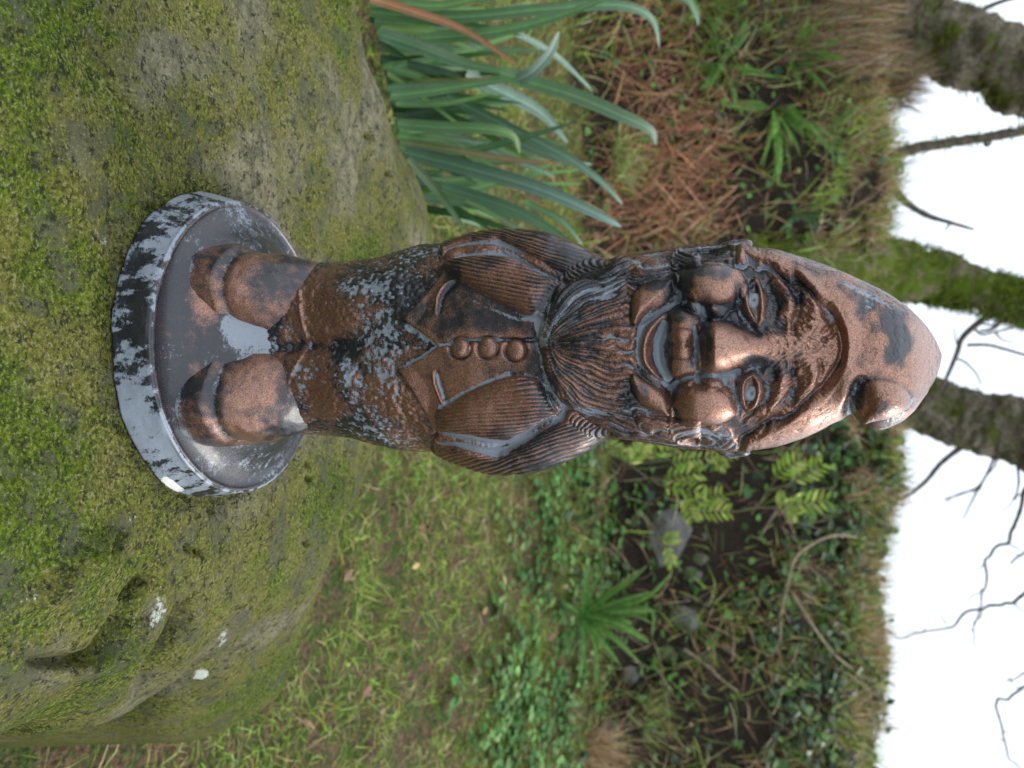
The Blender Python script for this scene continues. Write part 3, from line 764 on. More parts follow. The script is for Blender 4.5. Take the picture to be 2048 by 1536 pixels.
def build_boot(cx, cy, yaw, rx, ry, h, seed):
    """rounded boot with a thick sole band, toe towards -Y turned by yaw"""
    nu, nv = 120, 150
    v = np.linspace(0, 1, nu); th = np.linspace(0, 2 * math.pi, nv, endpoint=False)
    # vertical profile : sole, groove, upper rounding into the shaft
    zz = -0.004 + v * (h + 0.004)
    zr = np.clip(zz / h, 0, 1)
    shape = np.sqrt(np.clip(1 - np.clip((zr - 0.10) / 0.95, 0, 1) ** 2.2, 0, 1)) * 0.62 + 0.38
    sole = 0.0030 * sstep(0.36, 0.26, zr) - 0.0009 * np.exp(-((zr - 0.36) / 0.045) ** 2)
    toe = np.where(np.sin(th) < 0, 1.0, 0.75)
    X = np.cos(th)[None] * (rx * (shape * 0.55 + 0.45)[:, None] + sole[:, None] * .8)
    Yy = np.sin(th)[None] * ((ry * toe)[None] * shape[:, None] ** 1.25 + sole[:, None])
    Yy = Yy + (0.010 * zr ** 1.5)[:, None]
    Z = np.repeat(zz[:, None], nv, 1)
    # the toe cap swells, the instep is pressed in
    Z = Z + 0.0
    P = np.stack([X, Yy, Z], -1).reshape(-1, 3)
    cr, sr = math.cos(yaw), math.sin(yaw)
    W = np.stack([P[:, 0] * cr - P[:, 1] * sr, P[:, 0] * sr + P[:, 1] * cr, P[:, 2]], -1)
    n_ = np.stack([W[:, 0], W[:, 1], np.zeros(len(W))], -1); n_ /= np.linalg.norm(n_, axis=1, keepdims=True) + 1e-9
    W = W + n_ * ((fbm(P / 0.016 + seed, 3, 101 + seed) - .5) * 0.004)[:, None]
    W = W + np.array([cx, cy, BT + 0.002])
    z1 = np.repeat(zr[:, None], nv, 1).ravel()
    big = fbm(W / 0.022, 3, 111 + seed); med = fbm(W / 0.008, 3, 112)
    groove = np.exp(-((z1 - 0.36) / 0.035) ** 2)
    cop = 0.42 + (big - .5) * 1.5 + (med - .5) * .5 + .25 * np.exp(-((z1 - .55) / .2) ** 2) - .2 * groove
    gry = 0.10 + 0.32 * groove + (med - .5) * .6 + .55 * sstep(.12, 0, z1) + .3 * sstep(.88, 1.0, z1)
    V = np.concatenate([W, [[cx, cy, BT + h + .002]]])
    j = np.arange(nv); k2 = (j + 1) % nv
    F = [grid_faces(nu, nv), np.stack([(nu - 1) * nv + j, (nu - 1) * nv + k2, np.full(nv, nu * nv)], -1)]
    gnome_part('boot', V, F, np.append(cop, .2), np.append(gry, .6))
build_boot(BC[0] - 0.0290, D - 0.022, math.radians(-16), 0.0335, 0.050, 0.066, 0)
build_boot(BC[0] + 0.0290, D - 0.026, math.radians(14), 0.0345, 0.053, 0.062, 5)
# ------------------------------------------------------------------ mossy boulder
def make_stone_mat(name, scale=1.0):
    b = NB(name)
    moss = b.attr('moss'); lich = b.attr('lichen')
    nA = b.noise(14, 5, 0.6); nB = b.noise(70, 5, 0.7); nC = b.noise(330, 3, 0.7); nD = b.noise(900, 2, 0.6)
    grey = b.mix(b.ramp(nB, .3, .7), (0.064, 0.061, 0.034), (0.175, 0.16, 0.10))
    olive = b.mix(b.ramp(nC, .3, .7), (0.038, 0.041, 0.006), (0.128, 0.128, 0.024))
    green = b.mix(b.ramp(nC, .35, .7), (0.020, 0.036, 0.002), (0.092, 0.130, 0.006))
    f = b.math('ADD', moss, b.math('ADD', b.math('MULTIPLY', b.math('SUBTRACT', nA, .5), 1.1), b.math('MULTIPLY', b.math('SUBTRACT', nB, .5), .9)))
    col = b.mix(b.ramp(f, .12, .50), grey, olive)
    col = b.mix(b.ramp(f, .50, .85), col, green)
    # grey-green mottling, crumbs of pale grit, black algae
    nE = b.noise(26, 5, .75); nF = b.noise(480, 3, .65); nG = b.noise(150, 4, .7)
    col = b.mix(b.ramp(nE, .49, .62, 0, .75), col, b.mix(nG, (0.035, 0.038, 0.022), (0.085, 0.085, 0.055)))
    col = b.mix(b.ramp(b.math('ADD', nF, b.math('MULTIPLY', nE, -.35)),   .36, .50, 0, .45), col, (0.26, 0.245, 0.13))
    col = b.mix(b.ramp(b.math('ADD', nG, b.math('MULTIPLY', nF, .5)), .73, .58, 0, .92), col, (0.014, 0.016, 0.008))
    lf = b.math('ADD', lich, b.math('ADD', b.math('MULTIPLY', b.math('SUBTRACT', nB, .5), .9), b.math('MULTIPLY', b.math('SUBTRACT', nC, .5), .8)))
    col = b.mix(b.ramp(lf, .50, .68), col, b.mix(nC, (0.27, 0.30, 0.24), (0.46, 0.50, 0.43)))
    h = b.math('ADD', b.math('MULTIPLY', nC, .6), b.math('MULTIPLY', nD, .5))
    h = b.math('ADD', h, b.math('MULTIPLY', nB, .8))
    nm = b.bump(h, 0.9, 0.0017)
    b.principled(Base_Color=col, Roughness=b.ramp(nC, .3, .7, .62, .9), Normal=nm, Specular_IOR_Level=0.10)
    return b.m
SM = make_stone_mat('mossy_stone')

def ground_hit(px, py, z):
    u = (px - 1024) / FPX; r = (py - 768) / FPX
    q = (-SN + u * CS) / (CS + u * SN)
    Y = z / q; t = Y / (CS + u * SN)
    return r * t, Y

def build_boulder():
    S0 = -0.351
    outline = [ground_hit(700, -170, S0), ground_hit(752, -40, S0), ground_hit(765, 60, S0), ground_hit(800, 150, S0), ground_hit(832, 260, S0), ground_hit(872, 350, S0), ground_hit(896, 440, S0), ground_hit(896, 560, S0), ground_hit(880, 700, S0), ground_hit(840, 850, S0),
               ground_hit(792, 950, S0), ground_hit(735, 1060, S0 - .012), ground_hit(715, 1150, S0 - .03), ground_hit(715, 1250, S0 - .045), ground_hit(745, 1370, S0 - .075), ground_hit(690, 1470, S0 - .10), ground_hit(560, 1510, S0 - .13), ground_hit(430, 1495, S0 - .15), ground_hit(352, 1450, S0 - .14), ground_hit(322, 1345, S0 - .12),
               ground_hit(280, 1425, S0 - .11), ground_hit(210, 1462, S0 - .10), ground_hit(110, 1482, S0 - .09), ground_hit(0, 1490, S0 - .08), (0.26, 0.13), (0.16, 0.02), (-0.2, -0.02), (-0.52, 0.08), (-0.66, 0.4), (-0.60, 0.7)]
    outline = spline(np.array(outline), 8, True)
    nx, ny = 570, 480
    xs = np.linspace(-0.74, 0.54, nx); ys = np.linspace(-0.08, 1.02, ny)
    Xg, Yg = np.meshgrid(xs, ys)
    Q = np.stack([Xg.ravel(), Yg.ravel()], -1)
    sd = sdist(Q, outline)
    sd = sd + (fbm(np.stack([Q[:, 0] / .09, Q[:, 1] / .09, np.zeros(len(Q))], -1), 3, 11) - .5) * 0.012
    X, Y = Q[:, 0], Q[:, 1]
    fall = 1.15 * np.maximum(0, X - 0.10) ** 1.5 + 0.5 * np.maximum(0, -0.18 - X) ** 1.6 * 0 + 0.10 * np.maximum(0, 0.33 - Y) ** 1.2
    z = S0 - fall
    # shoulder : quarter-round towards the edge
    R = 0.10
    q = np.clip(1 - sd / R, 0, 1)
    z = z - 0.055 * (1 - np.sqrt(np.clip(1 - q ** 2.0, 0, 1)))
    side = np.clip(-sd, 0, None)
    z = z - np.where(sd < 0, side * 6.5, 0)
    z = np.maximum(z, -0.92)
    flat = sstep(0.16, 0.105, np.hypot(X - BC[0], Y - BC[1]))
    rough = (fbm(np.stack([X / .16, Y / .16, z / .16], -1), 3, 21) - .5) * 0.026 + (fbm(np.stack([X / .035, Y / .035, z / .035], -1), 3, 25) - .5) * 0.009
    fine = (fbm(np.stack([X / .009, Y / .009, z / .009], -1), 3, 28) - .5) * 0.0024
    z = z + rough * (1 - flat) + fine * (1 - .6 * flat)
    z = z * (1 - flat) + np.where(flat > 0, (S0 - 0.0005) * flat, 0) + fine * flat * .4
    P = np.stack([X, Y, z + CZ], -1)
    # worn carved folds and drip holes
    px, py = project(P); pq = np.stack([px, py], -1)
    Z6 = lambda p: np.asarray(p, float) / 2.381 + np.array([0, 900])
    top = sd > 0.0
    def cut(pts, wd, h, taper=.7):
        i = np.nonzero(top & (np.abs(px - np.mean([a[0] for a in pts])) < 400))[0]
        dd, tt = poly_dist(pq[i], spline(pts, 6))
        P[i, 2] += 1.15 * h * np.exp(-(dd / wd) ** 2) * (1 - taper * np.abs(2 * tt - 1) ** 3)
    cut(Z6([(590,370),(540,440),(500,500)]), 9, -.012); cut(Z6([(560,360),(470,500),(300,640),(60,780)]), 30, .009)
    cut(Z6([(700,590),(640,660),(590,720)]), 10, -.012)
    cut(Z6([(760,650),(720,780),(620,930),(500,1020),(330,1100)]), 26, .013); cut(Z6([(590,760),(540,850),(450,970),(340,1005),(150,1010)]), 12, -.016)
    cut(Z6([(790,690),(720,850),(640,960),(600,1040)]), 8, -.007)
    cut(Z6([(930,690),(860,760),(790,900),(700,1080),(640,1150)]), 12, -.014); cut(Z6([(960,720),(900,880),(830,1040),(760,1160)]), 18, .006)
    cut(Z6([(640,1240),(900,1150),(1000,1180)]), 26, -.004)
    for hx, hy, r_ in ((905,465,7),(955,485,7),(1465,445,5),(1470,70,4),(1470,140,4),(1000,290,3)):
        cut(Z6([(hx - 2, hy), (hx + 2, hy)]), r_, -.012, 0)
    for hx, hy, r_ in ((738,272,6),(778,347,5)): cut(PX([(hx - 1, hy), (hx + 1, hy)]), r_, -.01, 0)
    cut(PX([(640,-10),(690,40),(715,70)]), 16, .008); cut(PX([(690,0),(715,40),(740,80)]), 7, -.012)
    # where moss and lichen grow
    n1 = fbm(P / 0.11, 4, 31); n2 = fbm(P / 0.035, 4, 35)
    lefty = sstep(330, 60, px)
    moss = 0.40 + .22 * lefty + (n1 - .5) * 1.7 + .20 * sstep(900, 1250, py) * sstep(330, 450, px)
    lich = 0.08 + (n2 - .5) * .9
    def spot(p, rx, ry, v, vm=0, an=0.0):
        nonlocal lich, moss
        qx, qy = px - p[0], py - p[1]; ca, sa = math.cos(an), math.sin(an)
        k = np.exp(-(((qx * ca + qy * sa) / rx) ** 2 + ((-qx * sa + qy * ca) / ry) ** 2) ** 1.5) * top
        lich = lich + v * k; moss = moss + vm * k
    for p, rx, ry, v, vm, an in ((Z6((1065,890)), 14, 22, .6, -.2, .4), (Z6((965,1070)), 15, 12, .75, -.2, 0), (Z6((1700,440)), 20, 60, .55, -.3, .5), (Z6((1790,180)), 14, 50, .4, -.3, .2), (Z6((230,620)), 22, 80, .35, -.3, 1.0), (Z6((90,720)), 18, 40, .35, -.2, 1.0), (Z6((380,1060)), 14, 12, .5, -.2, 0), (Z6((680,790)), 16, 44, .22, -.5, .4),
             (Z6((620,320)), 14, 20, .4, -.2, 0), (Z6((170,420)), 12, 12, .4, 0, 0), (Z6((1220,600)), 10, 36, .35, -.1, .3), (Z6((1300,1350)), 30, 20, .3, -.3, 0), (PX((230,30)), 20, 30, .3, -.2, 0), (PX((330,110)), 40, 50, .16, -.4, 0), (PX((210,480)), 14, 26, .3, -.3, 0), (PX((185,465)), 12, 30, .3, -.2, 0), (PX((800,240)), 8, 40, .45, -.2, .25), (PX((780,220)), 8, 10, .5, 0, 0), (PX((450,330)), 80, 90, .0, -.2, 0),
             (PX((610,370)), 14, 14, .3, -.1, 0), (PX((690,640)), 60, 140, 0, .1, 0), (PX((60,300)), 60, 160, 0, .3, 0), (PX((180,1080)), 40, 30, 0, .2, 0), (PX((660,1000)), 60, 80, -.1, .3, 0), (PX((560,1180)), 60, 60, -.1, .3, 0), (PX((100,1330)), 60, 60, .05, -.45, 0), (PX((130,1250)), 40, 60, 0, -.35, 0)):
        spot(p, rx, ry, v, vm, an)
    o = thing('mossy_boulder', 'large mossy grey boulder under the gnome with worn carved folds', 'boulder', (0, 0.45, 0))
    keep = None
    me = make_mesh('boulder', P - np.array([0, .45, 0]), grid_faces(ny, nx, False), True, {'moss': moss, 'lichen': lich})
    bpy.data.objects.remove(o)
    b = link('mossy_boulder', me, SM); b.location = (0, .45, 0)
    globals()['BOULDER'] = (P, moss, sd, px)
    b['label'] = 'large mossy grey boulder under the gnome with worn carved folds'; b['category'] = 'boulder'
build_boulder()
# ------------------------------------------------------------------ ground, bank
def terrain(X, Y):
    """height of lawn and hedge bank"""
    X = np.asarray(X, float); Y = np.asarray(Y, float)
    lawn = np.where(Y > 0.9, -0.80 + 0.165 * (np.minimum(Y, 3.0) - 1), -0.8165)
    yb = 3.02 + 0.10 * np.sin(X * 1.7 + .6) + 0.05 * np.sin(X * 4.1) - 0.22 * sstep(-0.2, -1.1, X)
    q = Y - yb
    steep = sstep(-0.05, 0.42, q) * 0.62
    crest = 0.50 + 0.05 * np.sin(X * 1.3 + 1.0) + 0.03 * np.sin(X * 5.3) - 0.10 * sstep(0.9, 1.9, X) - .05 * sstep(-.1, -.6, X)
    slope = sstep(0.15, 1.0, q) * crest
    soft = sstep(-0.05, 0.9, q) * (0.62 + crest)
    left = sstep(-0.1, -0.7, X)
    h = lawn + (steep + slope) * (1 - left) + soft * left
    h = h - np.maximum(0, Y - yb - 2.2) * 0.10 * (Y < 40) - np.where(Y >= 40, 3.5, 0)
    Z0 = np.zeros_like(X)
    n = fbm(np.stack([X / .35, Y / .35, Z0], -1), 3, 201) - .5
    n2 = fbm(np.stack([X / .09, Y / .09, Z0], -1), 2, 207) - .5
    return CZ + h + n * (0.05 + .16 * sstep(0, .4, q)) + n2 * (0.02 + .05 * sstep(0, .3, q))

def axis(parts):
    return np.unique(np.concatenate([np.linspace(a, b, n) for a, b, n in parts]))

def slope_normal(X, Y):
    e = 0.02
    gx = (terrain(X + e, Y) - terrain(X - e, Y)) / (2 * e); gy = (terrain(X, Y + e) - terrain(X, Y - e)) / (2 * e)
    n = np.stack([-gx, -gy, np.ones_like(gx)], -1)
    return n / np.linalg.norm(n, axis=-1, keepdims=True)

_hy = np.linspace(0.9, 7, 900)
def hit(px, py):
    """where the sight line through a photo pixel meets the ground"""
    p = np.array([unproject(px, py, y) for y in _hy])
    b = np.nonzero(p[:, 2] < terrain(p[:, 0], p[:, 1]))[0]
    return p[b[0]] if len(b) else unproject(px, py, 4.1)

def soil_mat():
    b = NB('soil_and_litter')
    n1 = b.noise(3.0, 5, .6); n2 = b.noise(28, 4, .7); n3 = b.noise(110, 3, .7)
    up = b.n('Separate' + 'XYZ'); b.l(b.geo.outputs['Normal'], up.inputs[0])
    earth = b.mix(b.ramp(n3, .3, .7), (0.012, 0.009, 0.006), (0.050, 0.036, 0.024))
    litter = b.mix(b.ramp(n3, .35, .65), (0.05, 0.032, 0.018), (0.17, 0.11, 0.06))
    green = b.mix(b.ramp(n3, .3, .7), (0.025, 0.045, 0.008), (0.07, 0.11, 0.02))
    lawn = b.mix(b.ramp(n2, .42, .6), litter, green)
    col = b.mix(b.ramp(up.outputs[2], .80, .95), earth, lawn)
    nm = b.bump(b.math('ADD', n3, b.math('MULTIPLY', n2, 1.5)), .9, .02)
    b.principled(Base_Color=col, Roughness=.9, Normal=nm, Specular_IOR_Level=.2)
    return b.m
gx_ = axis([(-60, -6, 14), (-6, -2.2, 40), (-2.2, 2.4, 240), (2.4, 6, 36), (6, 60, 14)])
gy_ = axis([(-50, -1, 16), (-1, 1, 20), (1, 2.7, 80), (2.7, 4.6, 150), (4.6, 8, 30), (8, 39.9, 18), (40, 90, 8)])
Xg, Yg = np.meshgrid(gx_, gy_)
TV = np.stack([Xg, Yg, terrain(Xg, Yg)], -1).reshape(-1, 3)
ground = link('ground', make_mesh('ground', TV, grid_faces(len(gy_), len(gx_), False)), soil_mat(), kind='structure')

# ------------------------------------------------------------------ leaves
def leaf_mat(name, rough=.6, trans=.28, spec=.16, var=(.75, 1.2)):
    b = NB(name)
    c = b.attr('col', 'Color')
    nz = b.noise(60, 3, .6)
    hs = b.n('HueSaturation'); b.l(c, hs.inputs['Color']); b.l(b.ramp(nz, .3, .7, *var), hs.inputs['Value'])
    p = b.n('BsdfPrincipled'); b.l(hs.outputs[0], p.inputs['Base Color']); p.inputs['Roughness'].default_value = rough
    p.inputs['Specular IOR Level'].default_value = spec
    t = b.n('BsdfTranslucent'); b.l(hs.outputs[0], t.inputs['Color'])
    m = b.n('MixShader'); m.inputs[0].default_value = trans
    b.l(p.outputs[0], m.inputs[1]); b.l(t.outputs[0], m.inputs[2]); b.l(m.outputs[0], b.out.inputs['Surface'])
    return b.m
LM = leaf_mat('foliage'); GLM = leaf_mat('glossy_foliage', .40, .18, .30, (.93, 1.06)); DM = leaf_mat('dry_stalks', .7, .12, .2)

def tmpl_blade(n=4, droop=.35):
    t = np.linspace(0, 1, n); wd = np.interp(t, [0, .25, 1], [.7, 1, .06])
    z = -droop * t ** 2
    V = np.concatenate([np.stack([t, -wd / 2, z], -1), np.stack([t, wd / 2, z], -1)])
    F = np.array([[i, i + 1, n + i + 1, n + i] for i in range(n - 1)])
    return V, F
def tmpl_fan(out, cup=.12):
    o = np.array(out, float)
    V = np.concatenate([[[o[:, 0].mean(), 0, 0]], np.stack([o[:, 0], o[:, 1], cup * np.abs(o[:, 1]) ** 1.3 - .10 * o[:, 0] ** 2], -1)])
    k = len(o); F = np.array([[0, 1 + i, 1 + (i + 1) % k] for i in range(k)])
    return V, F
T_BLADE = tmpl_blade(); T_BEND = tmpl_blade(5, .55); T_STRAW = tmpl_blade(3, .15); T_LAWN = tmpl_blade(3, .5)
T_IVY = tmpl_fan([(0, 0), (-.10, .30), (.18, .50), (.30, .28), (.62, .36), (1.0, 0), (.62, -.36), (.30, -.28), (.18, -.50), (-.10, -.30)])
T_ROUND = tmpl_fan([(0, 0), (.05, .35), (.35, .52), (.72, .45), (.96, .16), (.96, -.16), (.72, -.45), (.35, -.52), (.05, -.35)])
T_LEAF = tmpl_fan([(0, 0), (.25, .30), (.55, .36), (.85, .18), (1, 0), (.85, -.18), (.55, -.36), (.25, -.30)])
T_TRI = tmpl_fan([(0, 0), (.30, .18), (.42, .50), (.62, .30), (1, .12), (1.05, -.1), (.62, -.30), (.45, -.50), (.30, -.18)])

def scatter(T, P, A, Nn, L, W, col):
    """copies of a template: P base, A axis, Nn facing, L length, W width -> V, F, col"""
    V0, F0 = T
    A = A / (np.linalg.norm(A, axis=1, keepdims=True) + 1e-9)
    B = np.cross(Nn, A); B /= np.linalg.norm(B, axis=1, keepdims=True) + 1e-9
    Nn = np.cross(A, B)
    L = np.broadcast_to(L, len(P))[:, None, None]; W = np.broadcast_to(W, len(P))[:, None, None]
    V = P[:, None] + A[:, None] * (V0[None, :, :1] * L) + B[:, None] * (V0[None, :, 1:2] * W) + Nn[:, None] * (V0[None, :, 2:3] * L)
    F = F0[None] + (np.arange(len(P)) * len(V0))[:, None, None]
    return V.reshape(-1, 3), F.reshape(-1, F0.shape[1]), np.repeat(col, len(V0), 0)

def join(parts):
    Vs, Fs, Cs, o = [], [], [], 0
    for V, F, c in parts:
        Vs.append(V); Cs.append(c)
        Fs.append(F + o); o += len(V)
    q = [f for f in Fs if f.shape[1] == 4]; t = [f for f in Fs if f.shape[1] == 3]
    return np.concatenate(Vs), [np.concatenate(x) for x in (q, t) if x], np.concatenate(Cs)

def stuff(name, parts, mat):
    V, F, c = join(parts)
    return link(name, make_mesh(name, V, F, True, {'col': c}), mat, kind='stuff')

def rand_dirs(n, up=0.4, spread=1.0):
    d = rng.normal(size=(n, 3)) * spread; d[:, 2] = np.abs(d[:, 2]) * .5 + up
    return d / np.linalg.norm(d, axis=1, keepdims=True)

def palette(n, cols, jit=.25):
    c = np.array(cols)[rng.integers(0, len(cols), n)]
    return np.clip(c * (1 + jit * rng.normal(size=(n, 1))) * (1 + .08 * rng.normal(size=(n, 3))), .004, .9)

def sample_ground(n, x0, x1, y0, y1):
    X = rng.uniform(x0, x1, n * 3); Y = rng.uniform(y0, y1, n * 3)
    N = slope_normal(X, Y)
    k = rng.uniform(0, 1, n * 3) < (1 / np.clip(N[:, 2], .2, 1)) / 3.5
    X, Y, N = X[k][:n], Y[k][:n], N[k][:n]
    P = np.stack([X, Y, terrain(X, Y)], -1)
    px, py = project(P)
    return P, N, px, py

GREENS = [(.22, .33, .035), (.30, .41, .065), (.38, .47, .13), (.15, .25, .03)]
DRY = [(.42, .31, .18), (.32, .21, .11), (.26, .14, .07), (.50, .40, .24)]
RUST = [(.30, .135, .065), (.38, .185, .09), (.22, .10, .055), (.42, .26, .15)]
IVYC = [(.028, .070, .018), (.045, .105, .022), (.085, .165, .035), (.018, .045, .020)]

# lawn grass, thin and full of dead straw
P, N, px, py = sample_ground(150000, -1.5, 2.1, 0.75, 3.25)
bare = fbm(np.stack([P[:, 0] / .10, P[:, 1] / .10, P[:, 2] * 0], -1), 3, 301)
k = (N[:, 2] > .75) & (bare < .60 + .08 * rng.normal(size=len(P))) & ~((px > 1180) & (py < 560) & (px < 1500))
P = P[k]; n = len(P); px, py = px[k], py[k]
dryp = np.clip(.27 + .9 * (fbm(np.stack([P[:, 0] / .2, P[:, 1] / .2, P[:, 2] * 0], -1), 3, 305) - .5) + .22 * (px > 1180), .05, .9)
isd = rng.uniform(size=n) < dryp
col = np.where(isd[:, None], palette(n, DRY), palette(n, GREENS))
A = rand_dirs(n, .28); A[isd] *= np.array([1, 1, .35])
parts = [scatter(T_LAWN, P, A, rand_dirs(n, .8, .6), np.where(isd, rng.uniform(.02, .065, n), rng.uniform(.018, .055, n)), rng.uniform(.0012, .0029, n), col)]
V0 = None
stuff('lawn_grass', parts, LM)

# creeping weeds with round toothed leaves in the lawn's rear
P, N, px, py = sample_ground(16000, -1.6, 2.2, 1.2, 3.3)
dens = fbm(np.stack([P[:, 0] / .22, P[:, 1] / .22, P[:, 2] * 0], -1), 3, 311)
reg = np.exp(-(((px - 1110) / 90) ** 2 + ((py - 1060) / 150) ** 2)) + np.exp(-(((px - 1020) / 100) ** 2 + ((py - 1420) / 150) ** 2)) + .5 * np.exp(-(((px - 1230) / 120) ** 2 + ((py - 1150) / 400) ** 2)) + .25 * np.exp(-(((px - 1330) / 100) ** 2 + ((py - 150) / 200) ** 2))
k = rng.uniform(size=len(P)) < np.clip(reg * 1.4 * sstep(.35, .6, dens + .25 * reg), 0, 1)
P = P[k]; P = P[rng.uniform(size=len(P)) < .19]; m_ = 7
cl_ = np.repeat(P, m_, 0); n = len(cl_); th_ = rng.uniform(0, 6.283, n); rr_ = rng.uniform(.004, .03, n)
out_ = np.stack([np.cos(th_), np.sin(th_), np.zeros(n)], -1)
cl_ = cl_ + out_ * rr_[:, None] + np.array([0, 0, 1]) * (.030 - .5 * rr_ + rng.uniform(0, .012, n))[:, None]
cc_ = np.repeat(palette(len(P), [(.08, .19, .05), (.11, .24, .06), (.16, .29, .09), (.06, .15, .04)], .15), m_, 0) * rng.uniform(.75, 1.2, (n, 1))
stuff('ground_cover', [scatter(T_TRI, cl_, out_ + np.array([0, 0, -.15]), np.array([0, 0, 1]) + out_ * .35 + rng.normal(size=(n, 3)) * .2, rng.uniform(.018, .038, n), rng.uniform(.022, .040, n), cc_)], LM)

# bank : ivy, small round leaves on the bare earth, grasses, dead stems
P, N, px, py = sample_ground(30000, -2.6, 3.0, 2.6, 5.2)
dens = fbm(P / .30, 3, 321)
upper = sstep(1420, 1640, px) * sstep(520, 760, py)
k = rng.uniform(size=len(P)) < np.clip((upper * .75 + .10) * sstep(.34, .60, dens + .14 * upper), 0, 1)
k &= ~((px > 1280) & (px < 1560) & (py > 860) & (py < 1160) & (rng.uniform(size=len(P)) < .85))
Pi, Ni = P[k], N[k]; n = len(Pi)
Pi = Pi + Ni * rng.uniform(.0, .07, (n, 1))
stuff('ivy', [scatter(T_IVY, Pi, rng.normal(size=(n, 3)) * .6 + np.array([0, -.3, -.4]), Ni + rng.normal(size=(n, 3)) * .45 + np.array([0, -.3, .4]), rng.uniform(.022, .05, n), rng.uniform(.022, .05, n), palette(n, IVYC))], GLM)
# pennywort
k = (rng.uniform(size=len(P)) < .16 * sstep(.40, .56, fbm(P / .16, 3, 331))) & (px > 1270) & (px < 1700)
Pp, Np = P[k], N[k]; n = len(Pp); Pp = Pp + Np * rng.uniform(.01, .05, (n, 1))
stuff('pennywort', [scatter(T_ROUND, Pp, rng.normal(size=(n, 3)), Np + rng.normal(size=(n, 3)) * .4 + np.array([0, -.2, .5]), rng.uniform(.014, .032, n), rng.uniform(.015, .034, n), palette(n, [(.10, .24, .05), (.14, .29, .07), (.07, .18, .04)]))], LM)
# grass and straw of the bank : combed downhill, standing at the crest
P, N, px, py = sample_ground(60000, -2.4, 2.8, 2.7, 4.6)
crest_ = sstep(1600, 1760, px)
d2 = fbm(P / .26, 3, 341)
lf = (py < 560)
k = rng.uniform(size=len(P)) < np.clip(.10 + .75 * crest_ * sstep(.35, .55, d2) + .32 * sstep(.45, .62, d2) * sstep(1250, 1400, px) + .35 * (lf & (py < 120)), 0, 1)
k &= ~((px > 1290) & (px < 1540) & (py > 880) & (py < 1160) & (rng.uniform(size=len(P)) < .8))
P, N, px, py = P[k], N[k], px[k], py[k]; n = len(P)
isd = rng.uniform(size=n) < .62
A = N * .5 + rng.normal(size=(n, 3)) * .40 + np.array([0, -.25, .30])
stuff('bank_grass', [scatter(T_BEND, P, A, N + rng.normal(size=(n, 3)) * .5, rng.uniform(.05, .16, n), rng.uniform(.003, .0065, n), np.where(isd[:, None], palette(n, DRY), palette(n, GREENS)))], LM)
# the bank and lawn to either side of the view, more thinly grown
for x0_, x1_ in ((-6.0, -2.3), (2.5, 6.0)):
    P, N, px, py = sample_ground(9000, x0_, x1_, 2.75, 4.9); n = len(P); k = rng.uniform(size=n) < .45
    Pi = P[k] + N[k] * rng.uniform(0, .06, (k.sum(), 1)); m_ = len(Pi)
    sides_ivy = scatter(T_IVY, Pi, rng.normal(size=(m_, 3)) * .6 + np.array([0, -.3, -.4]), N[k] + rng.normal(size=(m_, 3)) * .45, rng.uniform(.04, .08, m_), rng.uniform(.04, .08, m_), palette(m_, IVYC))
    Pg = P[~k]; m_ = len(Pg)
    sides_grass = scatter(T_LAWN, Pg, N[~k] * .5 + rng.normal(size=(m_, 3)) * .4 + np.array([0, -.25, .3]), N[~k] + rng.normal(size=(m_, 3)) * .5, rng.uniform(.08, .22, m_), rng.uniform(.005, .010, m_), palette(m_, DRY + GREENS))
    stuff('ivy', [sides_ivy], GLM); stuff('bank_grass', [sides_grass], LM)
    P, N, px, py = sample_ground(9000, x0_ if x0_ < 0 else 2.0, x1_ if x1_ > 0 else -1.45, .6, 3.2); n = len(P)
    stuff('lawn_grass', [scatter(T_LAWN, P, rand_dirs(n, .28), rand_dirs(n, .8, .6), rng.uniform(.03, .08, n), rng.uniform(.003, .006, n), palette(n, GREENS + DRY[:2]))], LM)
# rusty fallen needles and bracken under the ferns
P, N, px, py = sample_ground(26000, -1.8, 0.3, 1.6, 3.9)
reg = np.exp(-(((px - 1370) / 105) ** 2 + ((py - 330) / 150) ** 2) ** 1.5) + .5 * np.exp(-(((px - 1300) / 70) ** 2 + ((py - 90) / 130) ** 2)) + .45 * np.exp(-(((px - 1250) / 80) ** 2 + ((py - 420) / 90) ** 2))
k = rng.uniform(size=len(P)) < np.clip(reg * 1.2, 0, 1)
P, N = P[k], N[k]; n = len(P); P = P + N * rng.uniform(0, .045, (n, 1))
A = rng.normal(size=(n, 3)) * np.array([.55, .3, .35]) + np.array([.12, -.35, -.62])
stuff('dead_bracken', [scatter(T_STRAW, P, A, N + rng.normal(size=(n, 3)) * .4, rng.uniform(.08, .28, n), rng.uniform(.0025, .006, n), palette(n, RUST))], DM)
# uneven clumps along the crest
cp, ca, cn, cl2, cw, cc = [], [], [], [], [], []
for q in range(210):
    x = rng.uniform(-1.3, 2.4); ys = np.linspace(3.2, 4.6, 60); zz = (terrain(np.full(60, x), ys) - CZ) / ys
    y = ys[np.argmax(zz)] - rng.uniform(0, .35); p = np.array([x, y, terrain(x, y)])
    n = rng.integers(14, 60); hgt = rng.uniform(.04, .13) * (1.9 if rng.uniform() < .14 else 1)
    dry_ = rng.uniform() < .7
    cp.append(p + rng.normal(size=(n, 3)) * np.array([.03, .03, .01])); ca.append(rng.normal(size=(n, 3)) * .42 + np.array([rng.normal() * .2, -.25, .9])); cn.append(rng.normal(size=(n, 3)) + np.array([0, -1, 0]))
    cl2.append(hgt * rng.uniform(.5, 1.2, n)); cw.append(rng.uniform(.003, .007, n)); cc.append(palette(n, DRY if dry_ else GREENS))
